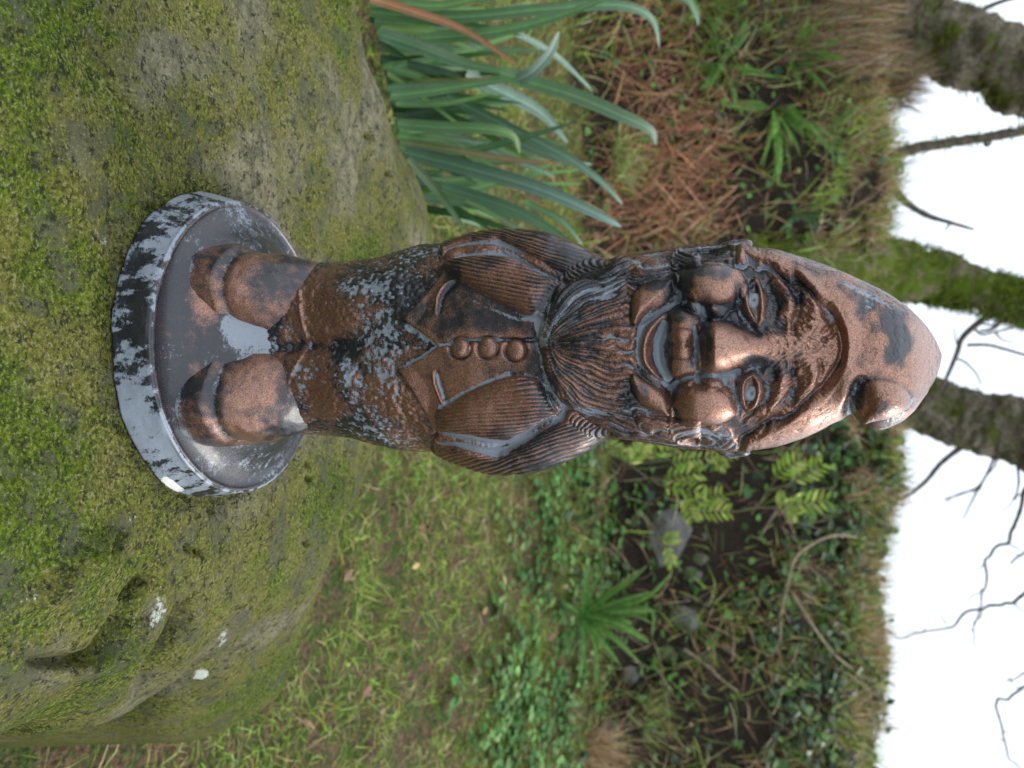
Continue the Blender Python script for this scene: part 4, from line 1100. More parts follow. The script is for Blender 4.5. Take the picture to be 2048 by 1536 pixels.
stuff('crest_grass', [scatter(T_BEND, np.concatenate(cp), np.concatenate(ca), np.concatenate(cn), np.concatenate(cl2), np.concatenate(cw), np.concatenate(cc))], LM)
# leafy sprays breaking the skyline
sp = []
for q in range(46):
    x = rng.uniform(-.3, 2.1); ys = np.linspace(3.2, 4.6, 60); zz = (terrain(np.full(60, x), ys) - CZ) / ys
    y = ys[np.argmax(zz)] - rng.uniform(0, .2); n = rng.integers(14, 46); r_ = rng.uniform(.025, .06)
    Pq = np.array([x, y, terrain(x, y) + r_ * .4]) + rng.normal(size=(n, 3)) * np.array([r_ * .9, r_ * .6, r_ * .6])
    L_ = rng.uniform(.022, .05, n)
    sp.append(scatter(T_IVY if q % 2 else T_LEAF, Pq, rng.normal(size=(n, 3)) + np.array([0, -.2, .1]), rng.normal(size=(n, 3)) * .6 + np.array([0, -.6, .5]), L_, L_ * .9, palette(n, IVYC)))
stuff('ivy', sp, GLM)
# long dry grass hanging from the bank's top left
n = 900
px = rng.uniform(1560, 1830, n); py = rng.uniform(-60, 130, n) + (px - 1700) * .12
Pd = np.array([unproject(a, b_, y) for a, b_, y in zip(px, py, rng.uniform(3.2, 3.7, n))])
A = np.stack([rng.normal(.10, .18, n), rng.normal(-.3, .2, n), -np.ones(n)], -1)
tuft = [scatter(T_BLADE, Pd, A, rng.normal(size=(n, 3)) + np.array([0, -1, 0]), rng.uniform(.15, .40, n), rng.uniform(.003, .006, n), palette(n, [tuple(v_ * .62 for v_ in c_) for c_ in DRY]))]
n = 700
ce = np.array([unproject(1775, 165, 3.75)]); Pd = ce + rng.normal(size=(n, 3)) * np.array([.045, .06, .03])
tuft.append(scatter(T_BLADE, Pd, rng.normal(size=(n, 3)) * .35 + np.array([0, -.2, 1.0]), rng.normal(size=(n, 3)) + np.array([0, -1, 0]), rng.uniform(.07, .20, n), rng.uniform(.003, .006, n), palette(n, [(.22, .17, .09), (.16, .12, .06), (.28, .22, .12)])))
n = 500
Pd = np.array([unproject(a, b_, 3.8) for a, b_ in zip(rng.uniform(1690, 1740, n), rng.uniform(60, 480, n))])
tuft.append(scatter(T_BEND, Pd, rng.normal(size=(n, 3)) * .5 + np.array([0, -.5, .3]), rng.normal(size=(n, 3)) + np.array([0, -1, 0]), rng.uniform(.06, .16, n), rng.uniform(.003, .006, n), palette(n, DRY + GREENS)))
stuff('dry_grass', tuft, DM)
# leaf litter
P, N, px, py = sample_ground(2600, -1.8, 2.3, .8, 3.3); k = rng.uniform(size=len(P)) < .28
P, N = P[k], N[k]; n = len(P)
stuff('leaf_litter', [scatter(T_LEAF, P + N * .012, rng.normal(size=(n, 3)), N + rng.normal(size=(n, 3)) * .5, rng.uniform(.015, .04, n), rng.uniform(.012, .03, n), palette(n, [(.20, .12, .07), (.28, .19, .11), (.12, .07, .045), (.32, .24, .12)]))], DM)

# ------------------------------------------------------------------ strap-leaved clump behind the boulder
def strap(path, y0, y1, wpx, fold=.18, n=16):
    """channelled leaf blade along a sight-line path from depth y0 to y1"""
    q = spline(np.array(path, float), max(4, n // (len(path) - 1)))
    t = np.linspace(0, 1, len(q))
    C_ = np.array([unproject(a, b_, y0 + (y1 - y0) * s) for (a, b_), s in zip(q, t)])
    Tn = np.gradient(C_, axis=0); Tn /= np.linalg.norm(Tn, axis=1, keepdims=True)
    vw = np.array([0, 0, CZ + .45]) - C_; vw /= np.linalg.norm(vw, axis=1, keepdims=True)
    S_ = np.cross(Tn, vw); S_ /= np.linalg.norm(S_, axis=1, keepdims=True); Nn = np.cross(S_, Tn)
    wd = wpx / FPX * np.linalg.norm(C_ - np.array([0, 0, CZ]), axis=1) * np.interp(t, [0, .12, .55, .85, .96, 1], [.75, 1, .88, .48, .2, .02])
    cols = []
    for f in np.linspace(-.5, .5, 9):
        cols.append(C_ + S_ * (wd * f)[:, None] + Nn * (np.abs(f) * 2 * fold * wd * .5)[:, None])
    V = np.stack(cols, 1).reshape(-1, 3)
    return V, grid_faces(len(q), 9, False), t

def strap_plant(name, label, cat, leaves, base, mat, group=None):
    o = thing(name, label, cat, base, group)
    for path, y0, y1, wpx, c0, c1 in leaves:
        V, F, t = strap(path, y0, y1, wpx)
        tt = np.repeat(t, 9)[:, None]
        c = np.array(c0) * (1 - tt ** 2) + np.array(c1) * tt ** 2
        mid = np.tile(np.array([.9, .75, 1.1, .85, 1.75, .95, .8, 1.15, .85]) * rng.uniform(.85, 1.15, 9), len(t))[:, None]
        lf = link('leaf', make_mesh('leaf', rel(o, V), F, True, {'col': np.clip(c * mid, 0, 1)}), mat, o)
        if c0[0] > .2 or c1[0] > .2 and c1[1] < .13: lf['label'] = 'withered leaf turning brown'
    return o
Z7 = lambda p: [(740 + a / 2.926, b_ / 2.926) for a, b_ in p]
bg_, lg_, pale, brn, mid_ = (.026, .074, .028), (.09, .18, .035), (.14, .22, .16), (.24, .12, .055), (.042, .112, .028)
extra = []
for q in range(72):
    y0 = rng.uniform(-60, 1250); ln = rng.uniform(350, 1050); x0 = 120 + .20 * y0 - 120
    dy = rng.normal(.12 + .18 * (y0 / 1250), .22) * ln
    extra.append(([(x0, y0), (x0 + ln * .45, y0 + dy * .28), (x0 + ln, y0 + dy)], 1.18 + rng.uniform(0, .2), 1.3 + rng.uniform(0, .45), rng.uniform(30, 74), [bg_, mid_, mid_, lg_][q % 4], [mid_, bg_, lg_, brn if q % 8 == 3 else pale][q % 4]))
raw = [([(60,200),(300,280),(550,370),(850,430)], 1.12, 1.35, 105, bg_, mid_), ([(120,560),(350,535),(600,495),(880,455)], 1.10, 1.22, 72, mid_, mid_),
       ([(868,462),(950,420),(1050,310),(1108,180)], 1.22, 1.16, 92, pale, (.28, .36, .31)), ([(760,420),(920,475),(1200,560),(1480,680),(1640,760),(1675,850)], 1.20, 1.42, 112, mid_, (.14, .20, .15)),
       ([(160,725),(420,745),(700,755),(840,800),(878,905)], 1.12, 1.28, 88, mid_, lg_), ([(200,890),(600,990),(1000,1110),(1300,1240),(1475,1330)], 1.10, 1.30, 122, bg_, (.16, .24, .21)),
       ([(420,1090),(800,1210),(1050,1340),(1260,1500)], 1.10, 1.25, 92, bg_, mid_), ([(560,440),(780,540),(1000,660),(1160,840)], 1.35, 1.55, 110, pale, pale),
       ([(450,560),(800,740),(1120,900),(1350,1060),(1480,1200)], 1.28, 1.50, 78, bg_, pale), ([(180,830),(500,880),(800,930),(1130,960)], 1.12, 1.24, 62, (.08, .11, .03), brn),
       ([(0,70),(500,100),(1000,55),(1450,30),(1650,110),(1695,280)], 1.2, 1.5, 84, mid_, pale), ([(300,225),(700,190),(1050,110),(1420,-20)], 1.16, 1.3, 84, mid_, mid_), ([(0,-10),(260,70),(560,180),(880,395)], 1.08, 1.2, 66, (.24, .12, .05), brn),
       ([(150,610),(450,605),(760,535)], 1.2, 1.3, 44, mid_, lg_), ([(60,170),(350,190),(620,300)], 1.15, 1.3, 60, lg_, lg_), ([(220,930),(400,1130),(560,1350)], 1.1, 1.15, 70, (.10, .15, .07), mid_),
       ([(380,760),(700,880),(1085,1035)], 1.3, 1.5, 64, bg_, pale), ([(830,180),(1080,320),(1310,540)], 1.6, 1.9, 46, pale, pale), ([(600,680),(900,850),(1190,950),(1300,960)], 1.4, 1.6, 60, bg_, pale),
       ([(900,1180),(1120,1290),(1240,1430)], 1.4, 1.5, 52, mid_, pale), ([(60,340),(400,420),(700,500)], 1.25, 1.4, 70, bg_, bg_), ([(200,680),(500,640),(800,700)], 1.3, 1.4, 64, bg_, mid_),
       ([(60,250),(300,430),(480,700)], 1.3, 1.4, 50, mid_, bg_), ([(1500,-60),(1820,-20),(1900,60),(1925,150)], 1.5, 1.7, 56, mid_, pale), ([(250,1050),(500,1130),(750,1180)], 1.3, 1.45, 80, bg_, mid_), ([(100,430),(250,520),(480,700),(560,760)], 1.2, 1.3, 40, lg_, mid_),
       ([(0,0),(200,20),(450,30),(800,-60)], 1.1, 1.25, 80, mid_, lg_), *extra, ([(0,120),(300,135),(560,140),(900,210)], 1.3, 1.4, 50, bg_, mid_)]
strap_plant('strap_leaved_plant', 'clump of arching dark green strap leaves behind the boulder\'s rear edge', 'plant', [(Z7(p), a_, b_, w_ / 3.9, c0_, c1_) for p, a_, b_, w_, c0_, c1_ in raw], unproject(760, 200, 1.25) * np.array([1, 1, 0]) + np.array([0, 0, terrain(-.4, 1.25)]), GLM)

Z8 = lambda p: [(1150 + a / 2.207, 840 + b_ / 2.207) for a, b_ in p]
base8 = (30, 860)
raw = []
for tip, ctl, wpx in (((320,640),(230,720),26), ((430,670),(300,790),30), ((350,840),(200,850),60), ((255,900),(140,870),60), ((330,985),(190,900),62), ((290,1075),(160,950),40), ((200,1080),(120,980),34), ((90,1180),(90,1000),32), ((20,1150),(40,1000),36),
                      ((-40,1060),(-10,950),34), ((330,760),(200,800),34), ((240,700),(150,760),30), ((340,960),(320,830),24), ((60,640),(50,740),30), ((-60,800),(-10,830),34), ((120,660),(80,740),26), ((350,905),(250,860),24)):
    raw.append(([base8, ctl, tip], 2.62, 2.52 + .1 * rng.uniform(), wpx / 2.9, (.07, .17, .03), (.17, .28, .09)))
strap_plant('grassy_clump', 'small bright green grassy clump at the foot of the bank beside stones', 'plant', [(Z8(p), *r) for p, *r in raw], hit(1165, 1230), LM)

def tuft_thing(label, c, n, L, cols):
    b_ = hit(*c); P = b_ + rng.normal(size=(n, 3)) * np.array([.045, .04, .008])
    V, F, cc = scatter(T_BEND, P - b_, rng.normal(size=(n, 3)) * .5 + np.array([0, -.2, .75]), rng.normal(size=(n, 3)) + np.array([0, -.6, .6]), rng.uniform(.5, 1.1, n) * L, rng.uniform(.0025, .0045, n), palette(n, cols))
    o = link('grass_tuft', make_mesh('grass_tuft', V, F, True, {'col': cc}), LM); o.location = b_
    o['label'] = label; o['category'] = 'grass tuft'; o['group'] = 'grass tufts on the bank'
tuft_thing('pale green grass tuft in the rusty dead stems right of the strap leaf tips', (1235, 325), 260, .15, [(.30, .42, .10), (.40, .46, .18), (.22, .34, .07), (.46, .40, .22)])
tuft_thing('green grass tuft low on the bank beyond the lowest stone', (1290, 1420), 160, .16, [(.20, .30, .06), (.30, .36, .12), (.36, .28, .15)])
tuft_thing('dry tan grass tuft at the photo\'s lower edge under the bank stems', (1180, 1500), 260, .22, [(.42, .29, .17), (.34, .21, .12), (.48, .36, .22)])
# ------------------------------------------------------------------ ferns
def frond_mesh(o, p0, p1, sag, wid, col, n=26):
    p0, p1 = np.array(p0), np.array(p1)
    t = np.linspace(0, 1, n); L = np.linalg.norm(p1 - p0)
    C_ = p0 + (p1 - p0) * t[:, None] + np.array([0, -.15, .55])[None] * (sag * L * 4 * t * (1 - t))[:, None]
    Tn = np.gradient(C_, axis=0); Tn /= np.linalg.norm(Tn, axis=1, keepdims=True)
    vw = np.array([0, -.75, .65]) + rng.normal(size=3) * .2
    S_ = np.cross(Tn, vw); S_ /= np.linalg.norm(S_, axis=1, keepdims=True); Nn = np.cross(S_, Tn)
    wd = wid * np.interp(t, [0, .12, .3, .7, 1], [0, .25, 1, .75, .08])
    P = []; A = []; NN = []; Ln = []
    for s in (-1, 1):
        P.append(C_[2:]); A.append(S_[2:] * s + Tn[2:] * .45 - Nn[2:] * .12); NN.append(Nn[2:]); Ln.append(wd[2:])
    P, A, NN, Ln = map(np.concatenate, (P, A, NN, Ln))
    parts = [scatter(T_LEAF, P, A, NN + rng.normal(size=P.shape) * .15, Ln, L / n * .85, np.clip(col * (1 + .15 * rng.normal(size=(len(P), 1))), 0, 1))]
    r = .0025
    st = np.stack([C_ - S_ * r, C_ + S_ * r], 1).reshape(-1, 3)
    parts.append((st, grid_faces(n, 2, False), np.tile(col * .7 + np.array([.03, .02, .0]), (len(st), 1))))
    V, F, c = join(parts)
    return link('frond', make_mesh('frond', rel(o, V), F, True, {'col': c}), LM, o)

def fern(label, c, tips, wid, col=(.075, .165, .03)):
    b0 = hit(*c); o = thing('fern', label, 'fern', b0, 'ferns on the bank')
    for a in tips + [(c[0] + (t_[0] - c[0]) * rng.uniform(.55, .95) + rng.normal() * 22, c[1] + (t_[1] - c[1]) * rng.uniform(.55, .95) + rng.normal() * 26) for t_ in tips]:
        e = unproject(a[0], a[1], b0[1] - rng.uniform(.02, .22))
        frond_mesh(o, b0, e, rng.uniform(.05, .16), wid * rng.uniform(.8, 1.15), np.array(col) * rng.uniform(.9, 1.6))
fern('largest green fern on the bank, its drooping fronds pointing towards the hat', (1544, 215), [(1556,368),(1600,312),(1490,292),(1658,235),(1662,300),(1445,210),(1520,330),(1580,345),(1470,255),(1640,270)], .026, (.12, .25, .05))
fern('upper fern on the bank beneath the hanging dry grass', (1575, 110), [(1690,75),(1700,120),(1680,160),(1640,40),(1560,30),(1490,60),(1660,190),(1520,40),(1600,180)], .025, (.10, .23, .04))
fern('fern on the bank just below the sky, right of the forked sapling base', (1640, 265), [(1668,322),(1720,255),(1712,215),(1690,330),(1725,300),(1650,340)], .020, (.12, .23, .07))
fern('low fern above the strap leaves at the bank foot', (1440, 130), [(1500,60),(1420,40),(1360,90),(1520,140),(1400,180),(1470,215),(1380,140)], .023, (.09, .21, .05))
fern('small fern behind the gnome\'s ear near the mossy trunk', (1600, 420), [(1640,455),(1560,460),(1650,400),(1580,380),(1620,470)], .018, (.09, .2, .08))
fern('fern at the photo\'s top edge above the low fern', (1400, 10), [(1460,60),(1350,50),(1330,0),(1450,-30),(1480,20)], .024, (.11, .23, .04))

# ------------------------------------------------------------------ pinnate shrub right of the head
def tube(path, rad, nseg=8, rough=0.0, seed=0, sub=8):
    """round stem along 3D points with a radius at each"""
    q = spline(np.array(path, float), sub)
    r = np.interp(np.linspace(0, 1, len(q)), np.linspace(0, 1, len(rad)), rad)
    Tn = np.gradient(q, axis=0); Tn /= np.linalg.norm(Tn, axis=1, keepdims=True) + 1e-9
    ref = np.array([0, 1, 0.13]); U = np.cross(Tn, ref); U /= np.linalg.norm(U, axis=1, keepdims=True) + 1e-9; W = np.cross(Tn, U)
    th = np.linspace(0, 2 * math.pi, nseg, endpoint=False)
    dirs = np.cos(th)[None, :, None] * U[:, None] + np.sin(th)[None, :, None] * W[:, None]
    V = q[:, None] + dirs * r[:, None, None]
    if rough:
        Vn = V.reshape(-1, 3); dn = (fbm(Vn / (r.max() * .7), 4, seed) - .5) * 2 + (fbm(Vn / (r.max() * .16), 2, seed + 9) - .5) * .6
        V = V + dirs * (dn.reshape(V.shape[:2]) * rough * r[:, None])[..., None]
    V = V.reshape(-1, 3)
    j = np.arange(nseg); k2 = (j + 1) % nseg; nr = len(q)
    V = np.concatenate([V, [q[0], q[-1]]])
    F = [grid_faces(nr, nseg), np.stack([k2, j, np.full(nseg, nr * nseg)], -1), np.stack([(nr - 1) * nseg + j, (nr - 1) * nseg + k2, np.full(nseg, nr * nseg + 1)], -1)]
    return V, F

def bark_mat(name, a, b_, moss, amt):
    b = NB(name)
    n1 = b.noise(9, 5, .65); n2 = b.noise(45, 4, .7); n3 = b.noise(160, 3, .7)
    bark = b.mix(b.ramp(n2, .3, .7), a, b_)
    ms = b.mix(b.ramp(n3, .3, .7), tuple(x * .45 for x in moss), moss)
    f = b.ramp(b.math('ADD', n1, b.math('MULTIPLY', b.math('SUBTRACT', n2, .5), .5)), .62 - amt, .74 - amt)
    nm = b.bump(b.math('ADD', n2, b.math('MULTIPLY', n3, .5)), .9, .02)
    b.principled(Base_Color=b.mix(f, bark, ms), Roughness=.9, Normal=nm, Specular_IOR_Level=.2)
    return b.m
BK = bark_mat('bark', (.085, .072, .050), (.30, .26, .19), (.13, .155, .02), .10)
BKM = bark_mat('mossy_bark', (.12, .10, .06), (.34, .28, .18), (.13, .19, .015), .22)
TW = bark_mat('twig_bark', (.09, .075, .06), (.24, .20, .16), (.07, .075, .03), .0)
STM = bark_mat('green_stem', (.10, .11, .05), (.20, .19, .10), (.10, .13, .03), .0)

def px_path(pts, Y):
    return [unproject(a[0], a[1], Y + (a[2] if len(a) > 2 else 0)) for a in pts]
def px_r(w, Y):
    return w / 2 / FPX * Y
b0 = unproject(*Z8([(150, 130)])[0], 2.60); b0[2] = terrain(b0[0], b0[1])
shrub = thing('pinnate_shrub', 'yellow green shrub with paired leaflets on thin stems beside the gnome\'s head', 'shrub', b0)
SY = 2.55
stems = ([(60,120),(200,170),(330,260),(480,330),(650,400),(790,385),(850,310),(890,255)], [(200,170),(280,190),(420,175)], [(330,260),(450,270),(560,270)], [(790,385),(900,385),(1000,370)], [(650,400),(560,395),(500,400)], [(310,420),(370,520),(430,600)], [(850,310),(950,280),(1040,230)])
for q_ in stems:
    V, F = tube(px_path(Z8(q_), SY), [px_r(4.5, SY), px_r(2.5, SY)], 6)
    link('stem', make_mesh('stem', rel(shrub, V), F), STM, shrub)
# foot of the main stem
V, F = tube([b0, (b0 + unproject(*Z8([(60, 120)])[0], SY)) / 2 + np.array([.01, 0, 0]), unproject(*Z8([(60, 120)])[0], SY)], [px_r(5, SY)] * 2, 6)
link('stem', make_mesh('stem', rel(shrub, V), F), STM, shrub)
for a, e, wl in (((240,200),(300,120),64), ((290,160),(430,130),60), ((390,250),(545,235),72), ((380,285),(560,320),70), ((420,190),(540,170),55), ((560,170),(690,150),50), ((520,360),(640,330),66), ((520,400),(670,405),62), ((480,340),(520,440),55), ((870,255),(985,175),70),
                 ((950,270),(1085,195),68), ((905,370),(1000,330),62), ((930,380),(1110,355),66), ((930,390),(980,420),46), ((900,300),(920,380),40), ((375,530),(450,520),44), ((400,560),(430,640),44), ((250,140),(340,70),46), ((130,90),(220,150),44), ((600,160),(660,210),40), ((340,110),(520,90),50)):
    y_ = SY - rng.uniform(-.04, .10)
    p0, p1 = unproject(*Z8([a])[0], y_), unproject(*Z8([e])[0], y_ - rng.uniform(0, .05))
    n = 6; t = np.linspace(.12, 1, n); Cc = p0 + (p1 - p0) * t[:, None]
    Tn = (p1 - p0) / np.linalg.norm(p1 - p0); vw = np.array([0, -.9, .4]) + rng.normal(size=3) * .25
    S_ = np.cross(Tn, vw); S_ /= np.linalg.norm(S_); Nn = np.cross(S_, Tn)
    ll = wl / 2.207 / FPX * y_ * np.interp(t, [0, .5, 1], [.7, 1, .7])
    pr_ = []
    for s in (-1, 1):
        A = S_ * s + Tn * .7 + rng.normal(size=(n, 3)) * .08
        pr_.append(scatter(T_LEAF, Cc, A, np.tile(Nn, (n, 1)) + rng.normal(size=(n, 3)) * .2, ll * 1.05, ll * .40, palette(n, [(.28, .38, .07), (.36, .44, .12), (.20, .30, .045)], .15)))
    st = np.stack([np.concatenate([[p0], Cc]) - S_ * .0012, np.concatenate([[p0], Cc]) + S_ * .0012], 1).reshape(-1, 3)
    pr_.append((st, grid_faces(n + 1, 2, False), np.tile([.22, .25, .08], (len(st), 1))))
    V, F, c = join(pr_)
    link('compound_leaf', make_mesh('compound_leaf', rel(shrub, V), F, True, {'col': c}), LM, shrub)

# ------------------------------------------------------------------ stones in the bank
def rock_mat():
    b = NB('slate_rock'); n1 = b.noise(12, 5, .65); n2 = b.noise(90, 4, .7)
    col = b.mix(b.ramp(n2, .3, .7), (.06, .056, .05), (.17, .165, .15))
    col = b.mix(b.ramp(b.math('ADD', n1, b.math('MULTIPLY', b.attr('moss'), .5)), .55, .75), col, (.06, .075, .02))
    b.principled(Base_Color=col, Roughness=.8, Normal=b.bump(n2, .7, .006)); return b.m
RM = rock_mat()
def rock(label, poly, depth, moss=0.0):
    c = np.mean(poly, 0); h0 = hit(*c); Y0 = h0[1] + .01
    ctr = unproject(c[0], c[1], Y0)
    import bmesh
    bm = bmesh.new()
    for dz, sc_ in ((-.55, .62), (-.1, 1.0), (.6, .95), (1, .6)):
        for (a, b_) in poly:
            k_ = sc_ * rng.uniform(.88, 1.08)
            p = unproject(c[0] + (a - c[0]) * k_, c[1] + (b_ - c[1]) * k_, Y0); p[1] += dz * depth + rng.normal() * depth * .12
            bm.verts.new(p - ctr)
    r_ = bmesh.ops.convex_hull(bm, input=bm.verts)
    bmesh.ops.delete(bm, geom=list({g for g in r_['geom_interior'] + r_['geom_unused'] if isinstance(g, bmesh.types.BMVert)}), context='VERTS')
    bmesh.ops.bevel(bm, geom=list(bm.edges), offset=.005, segments=1, affect='EDGES')
    bmesh.ops.triangulate(bm, faces=bm.faces)
    bmesh.ops.subdivide_edges(bm, edges=list(bm.edges), cuts=2, use_grid_fill=True)
    me = bpy.data.meshes.new('rock'); bm.to_mesh(me); bm.free()
    co = np.array([v.co for v in me.vertices]); co = co + (np.stack([fbm(co / .03 + ctr * 9, 3, q_) for q_ in (411, 412, 413)], -1) - .5) * .016
    me.vertices.foreach_set('co', co.astype(np.float32).ravel()); me.update()
    at = me.attributes.new('moss', 'FLOAT', 'POINT'); at.data.foreach_set('value', np.full(len(co), moss, np.float32))
    o = link('rock', me, RM); o.location = ctr; o['label'] = label; o['category'] = 'rock'; o['group'] = 'stones showing in the earth bank'
Z8a = lambda p: np.array(Z8(p))
rock('largest smooth grey stone in the bank, behind the grassy clump', Z8a([(350,400),(430,385),(480,430),(520,490),(480,570),(440,640),(380,700),(300,650),(250,640),(260,580),(330,550),(335,470)]), .07)
rock('pale mossy stone touching the top of the largest grey stone', Z8a([(440,640),(500,630),(570,680),(550,720),(480,715),(430,690)]), .04, .3)
rock('small flat stone above the largest grey stone in the dark earth', Z8a([(490,590),(560,585),(595,615),(560,650),(500,635)]), .03, .3)
rock('tiny pale stone between the shrub leaves and the dark earth', Z8a([(540,475),(585,490),(580,535),(540,530)]), .025, .1)
rock('rough grey stone among round leaves, just above the grassy clump', Z8a([(410,840),(480,820),(545,850),(550,920),(500,960),(430,910),(390,870)]), .05, .15)
rock('narrow grey stone wedged between the grassy clump and the largest stone', Z8a([(430,720),(470,740),(530,800),(500,815),(440,770)]), .03)
rock('brown mossy stone beyond the grassy clump\'s right side', Z8a([(350,980),(420,985),(460,1040),(440,1080),(370,1070),(330,1030)]), .04, .5)
rock('low dark stone at the bank foot under dead stems', Z8a([(170,1090),(250,1085),(295,1120),(270,1160),(180,1160),(140,1130)]), .045, .2)
rock('brownish mossy stone nearest the photo\'s lower right lawn edge', Z8a([(80,1320),(150,1310),(190,1380),(190,1480),(140,1520),(70,1460),(50,1390)]), .06, .45)
rock('small stone at the head of the dark earth near the lower stems', Z8a([(255,1360),(320,1380),(330,1420),(270,1420)]), .03, .3)

BARE = bark_mat('bare_stem_bark', (.20, .16, .10), (.42, .34, .22), (.20, .19, .08), -.1)
# bare woody stems trailing over the bank
for lb, q_, w0, w1 in (('curved bare stem arching over the dark earth face', [(930,760),(945,690),(970,610),(1050,545),(1140,510),(1240,515)], 9, 5), ('straight bare stem slanting down the ivy bank', [(960,770),(1030,880),(1100,980),(1160,1050),(1225,1095)], 8, 4),
                       ('thin bare stem hanging below the arching stem', [(925,770),(905,870),(905,960),(860,1050)], 7, 3), ('short pale stem poking left from the arching stem', [(935,765),(880,780),(835,810)], 6, 3), ('thin brown stem rising out of the round leaves', [(480,1010),(580,1080),(640,1140),(720,1200)], 7, 4), ('slanting brown twig leaning on the bare earth', [(890,400),(850,460),(810,530)], 6, 4)):
    yy_ = min(hit(*p)[1] for p in Z8(q_)) - .04
    pts = [unproject(*p, max(yy_, hit(*p)[1] - .16)) for p in Z8(q_)]
    V, F = tube(pts, [px_r(w0, 3.3), px_r(w1, 3.3)], 7, .15, 3)
    ctr = np.array(pts[0]); me = make_mesh('bare_stem', V - ctr, F); o = link('bare_stem', me, BARE); o.location = ctr
    o['label'] = lb; o['category'] = 'stem'; o['group'] = 'bare stems trailing over the bank'

# ------------------------------------------------------------------ trees behind the bank
def tree(name, label, Y, trunk, widths, branches, mat, moss_n=0, ivy_n=0):
    pts = px_path(trunk, Y); base = pts[0]
    o = thing(name, label, 'tree', base)
    V, F = tube(pts, [px_r(x, Y) for x in widths], 36, .36, 77, 26)
    tr = link('trunk', make_mesh('trunk', rel(o, V), F), mat, o)
    q = spline(np.array(pts), 22); r = np.interp(np.linspace(0, 1, len(q)), np.linspace(0, 1, len(widths)), [px_r(x, Y) for x in widths])
    for path, w0, w1, sub in branches:
        p = px_path(path, Y)
        p = [x + np.array([0, rng.normal() * .004 * i, 0]) for i, x in enumerate(p)]
        V, F = tube(p, [px_r(w0, Y), px_r(w1, Y)], 8, .25, 5, 7)
        br = link('branch', make_mesh('branch', rel(o, V), F), TW, o)
        for sp in sub:
            V, F = tube(px_path(sp, Y), [px_r(4.5, Y), px_r(1.6, Y)], 5, .2, 6, 5)
            link('twig', make_mesh('twig', rel(o, V), F), TW, br)
    if moss_n or ivy_n:
        def onbark(n):
            i = rng.integers(0, len(q), n); dr = rng.normal(size=(n, 3)); dr[:, 1] -= .3
            Tn = np.gradient(q, axis=0)[i]; Tn /= np.linalg.norm(Tn, axis=1, keepdims=True)
            dr -= (dr * Tn).sum(1, keepdims=True) * Tn; dr /= np.linalg.norm(dr, axis=1, keepdims=True)
            return q[i] + dr * (r[i] * rng.uniform(.9, 1.02, n))[:, None], dr
        if moss_n:
            Pm, dr = onbark(moss_n); keep = (fbm(Pm / .10, 3, 501) > .46); Pm, dr = Pm[keep], dr[keep]; n = len(Pm)
            V, F, c = scatter(T_BEND, Pm, dr + rng.normal(size=(n, 3)) * .5 + np.array([0, 0, .2]), rng.normal(size=(n, 3)) + np.array([0, -1, .5]), rng.uniform(.012, .05, n), rng.uniform(.003, .007, n), palette(n, [(.14, .20, .018), (.20, .26, .03), (.09, .15, .015), (.24, .25, .07)]))
            m = link('moss', make_mesh('moss', rel(o, V), [F], True, {'col': c}), LM, o, kind='stuff')
        if ivy_n:
            Pm, dr = onbark(ivy_n); n = len(Pm); Pm = Pm + dr * rng.uniform(0, .05, (n, 1))
            V, F, c = scatter(T_IVY, Pm, rng.normal(size=(n, 3)) + np.array([0, 0, -.4]), dr + rng.normal(size=(n, 3)) * .5, rng.uniform(.02, .045, n), rng.uniform(.02, .045, n), palette(n, IVYC + [(.12, .13, .05)]))
            link('creeper', make_mesh('creeper', rel(o, V), [F], True, {'col': c}), GLM, o, kind='stuff')
    return o
tree('mossy_tree', 'thick mossy leaning trunk rising behind the gnome\'s hat', 4.1, [(1300,498,-.55),(1400,506,-.62),(1500,520,-.62),(1620,530,-.45),(1740,535,-.2),(1850,553),(1950,580),(2060,610),(2200,640),(2500,690),(2900,760)], [130,130,130,128,118,98,76,78,80,70,50],
     [([(2010,612),(1965,640),(1925,675),(1912,705),(1895,750),(1880,775)], 13, 5, [[(1925,675),(1915,690),(1908,655)], [(1955,645),(1990,650),(2030,630)]]), ([(2020,622),(1990,655),(1960,662)], 9, 4, []), ([(1935,690),(1975,690),(2010,698),(2060,712)], 6, 5, []), ([(1760,520),(1830,505),(1905,515)], 5, 2, []), ([(1700,540),(1800,520),(1880,500)], 4, 2, []), ([(1945,650),(1962,668),(1990,664),(2040,652)], 5, 3, [[(1990,664),(2005,680),(2030,684)]]), ([(1908,716),(1930,724),(1952,748),(1960,770)], 4, 2, [])], BKM, 16000)
tree('leaning_tree', 'brown mossy trunk leaning out from behind the hat tip', 4.5, [(1600,735),(1700,765),(1800,790),(1880,820),(1960,842),(2060,868),(2200,905),(2500,960),(2900,1000)], [120,112,106,104,100,122,110,90,60],
     [([(1950,880),(1915,900),(1880,930),(1855,960),(1820,990),(1790,1000)], 11, 5, []), ([(2000,885),(1985,925),(1960,970),(1930,985),(1890,1000)], 5, 3, [[(1960,970),(1940,1010),(1925,1040)]]), ([(2030,905),(2038,960),(2030,1000)], 5, 3, [])], BK, 2500)
tree('brown_tree', 'large brown mossy limb crossing the sky corner above the bank', 4.0, [(1690,-40),(1780,20),(1860,66),(1950,105),(2060,150),(2200,200),(2500,290),(2900,400)], [120,120,118,124,130,130,110,80],
     [([(1900,60),(1985,10),(2060,-10)], 10, 6, [])], BK, 5000)
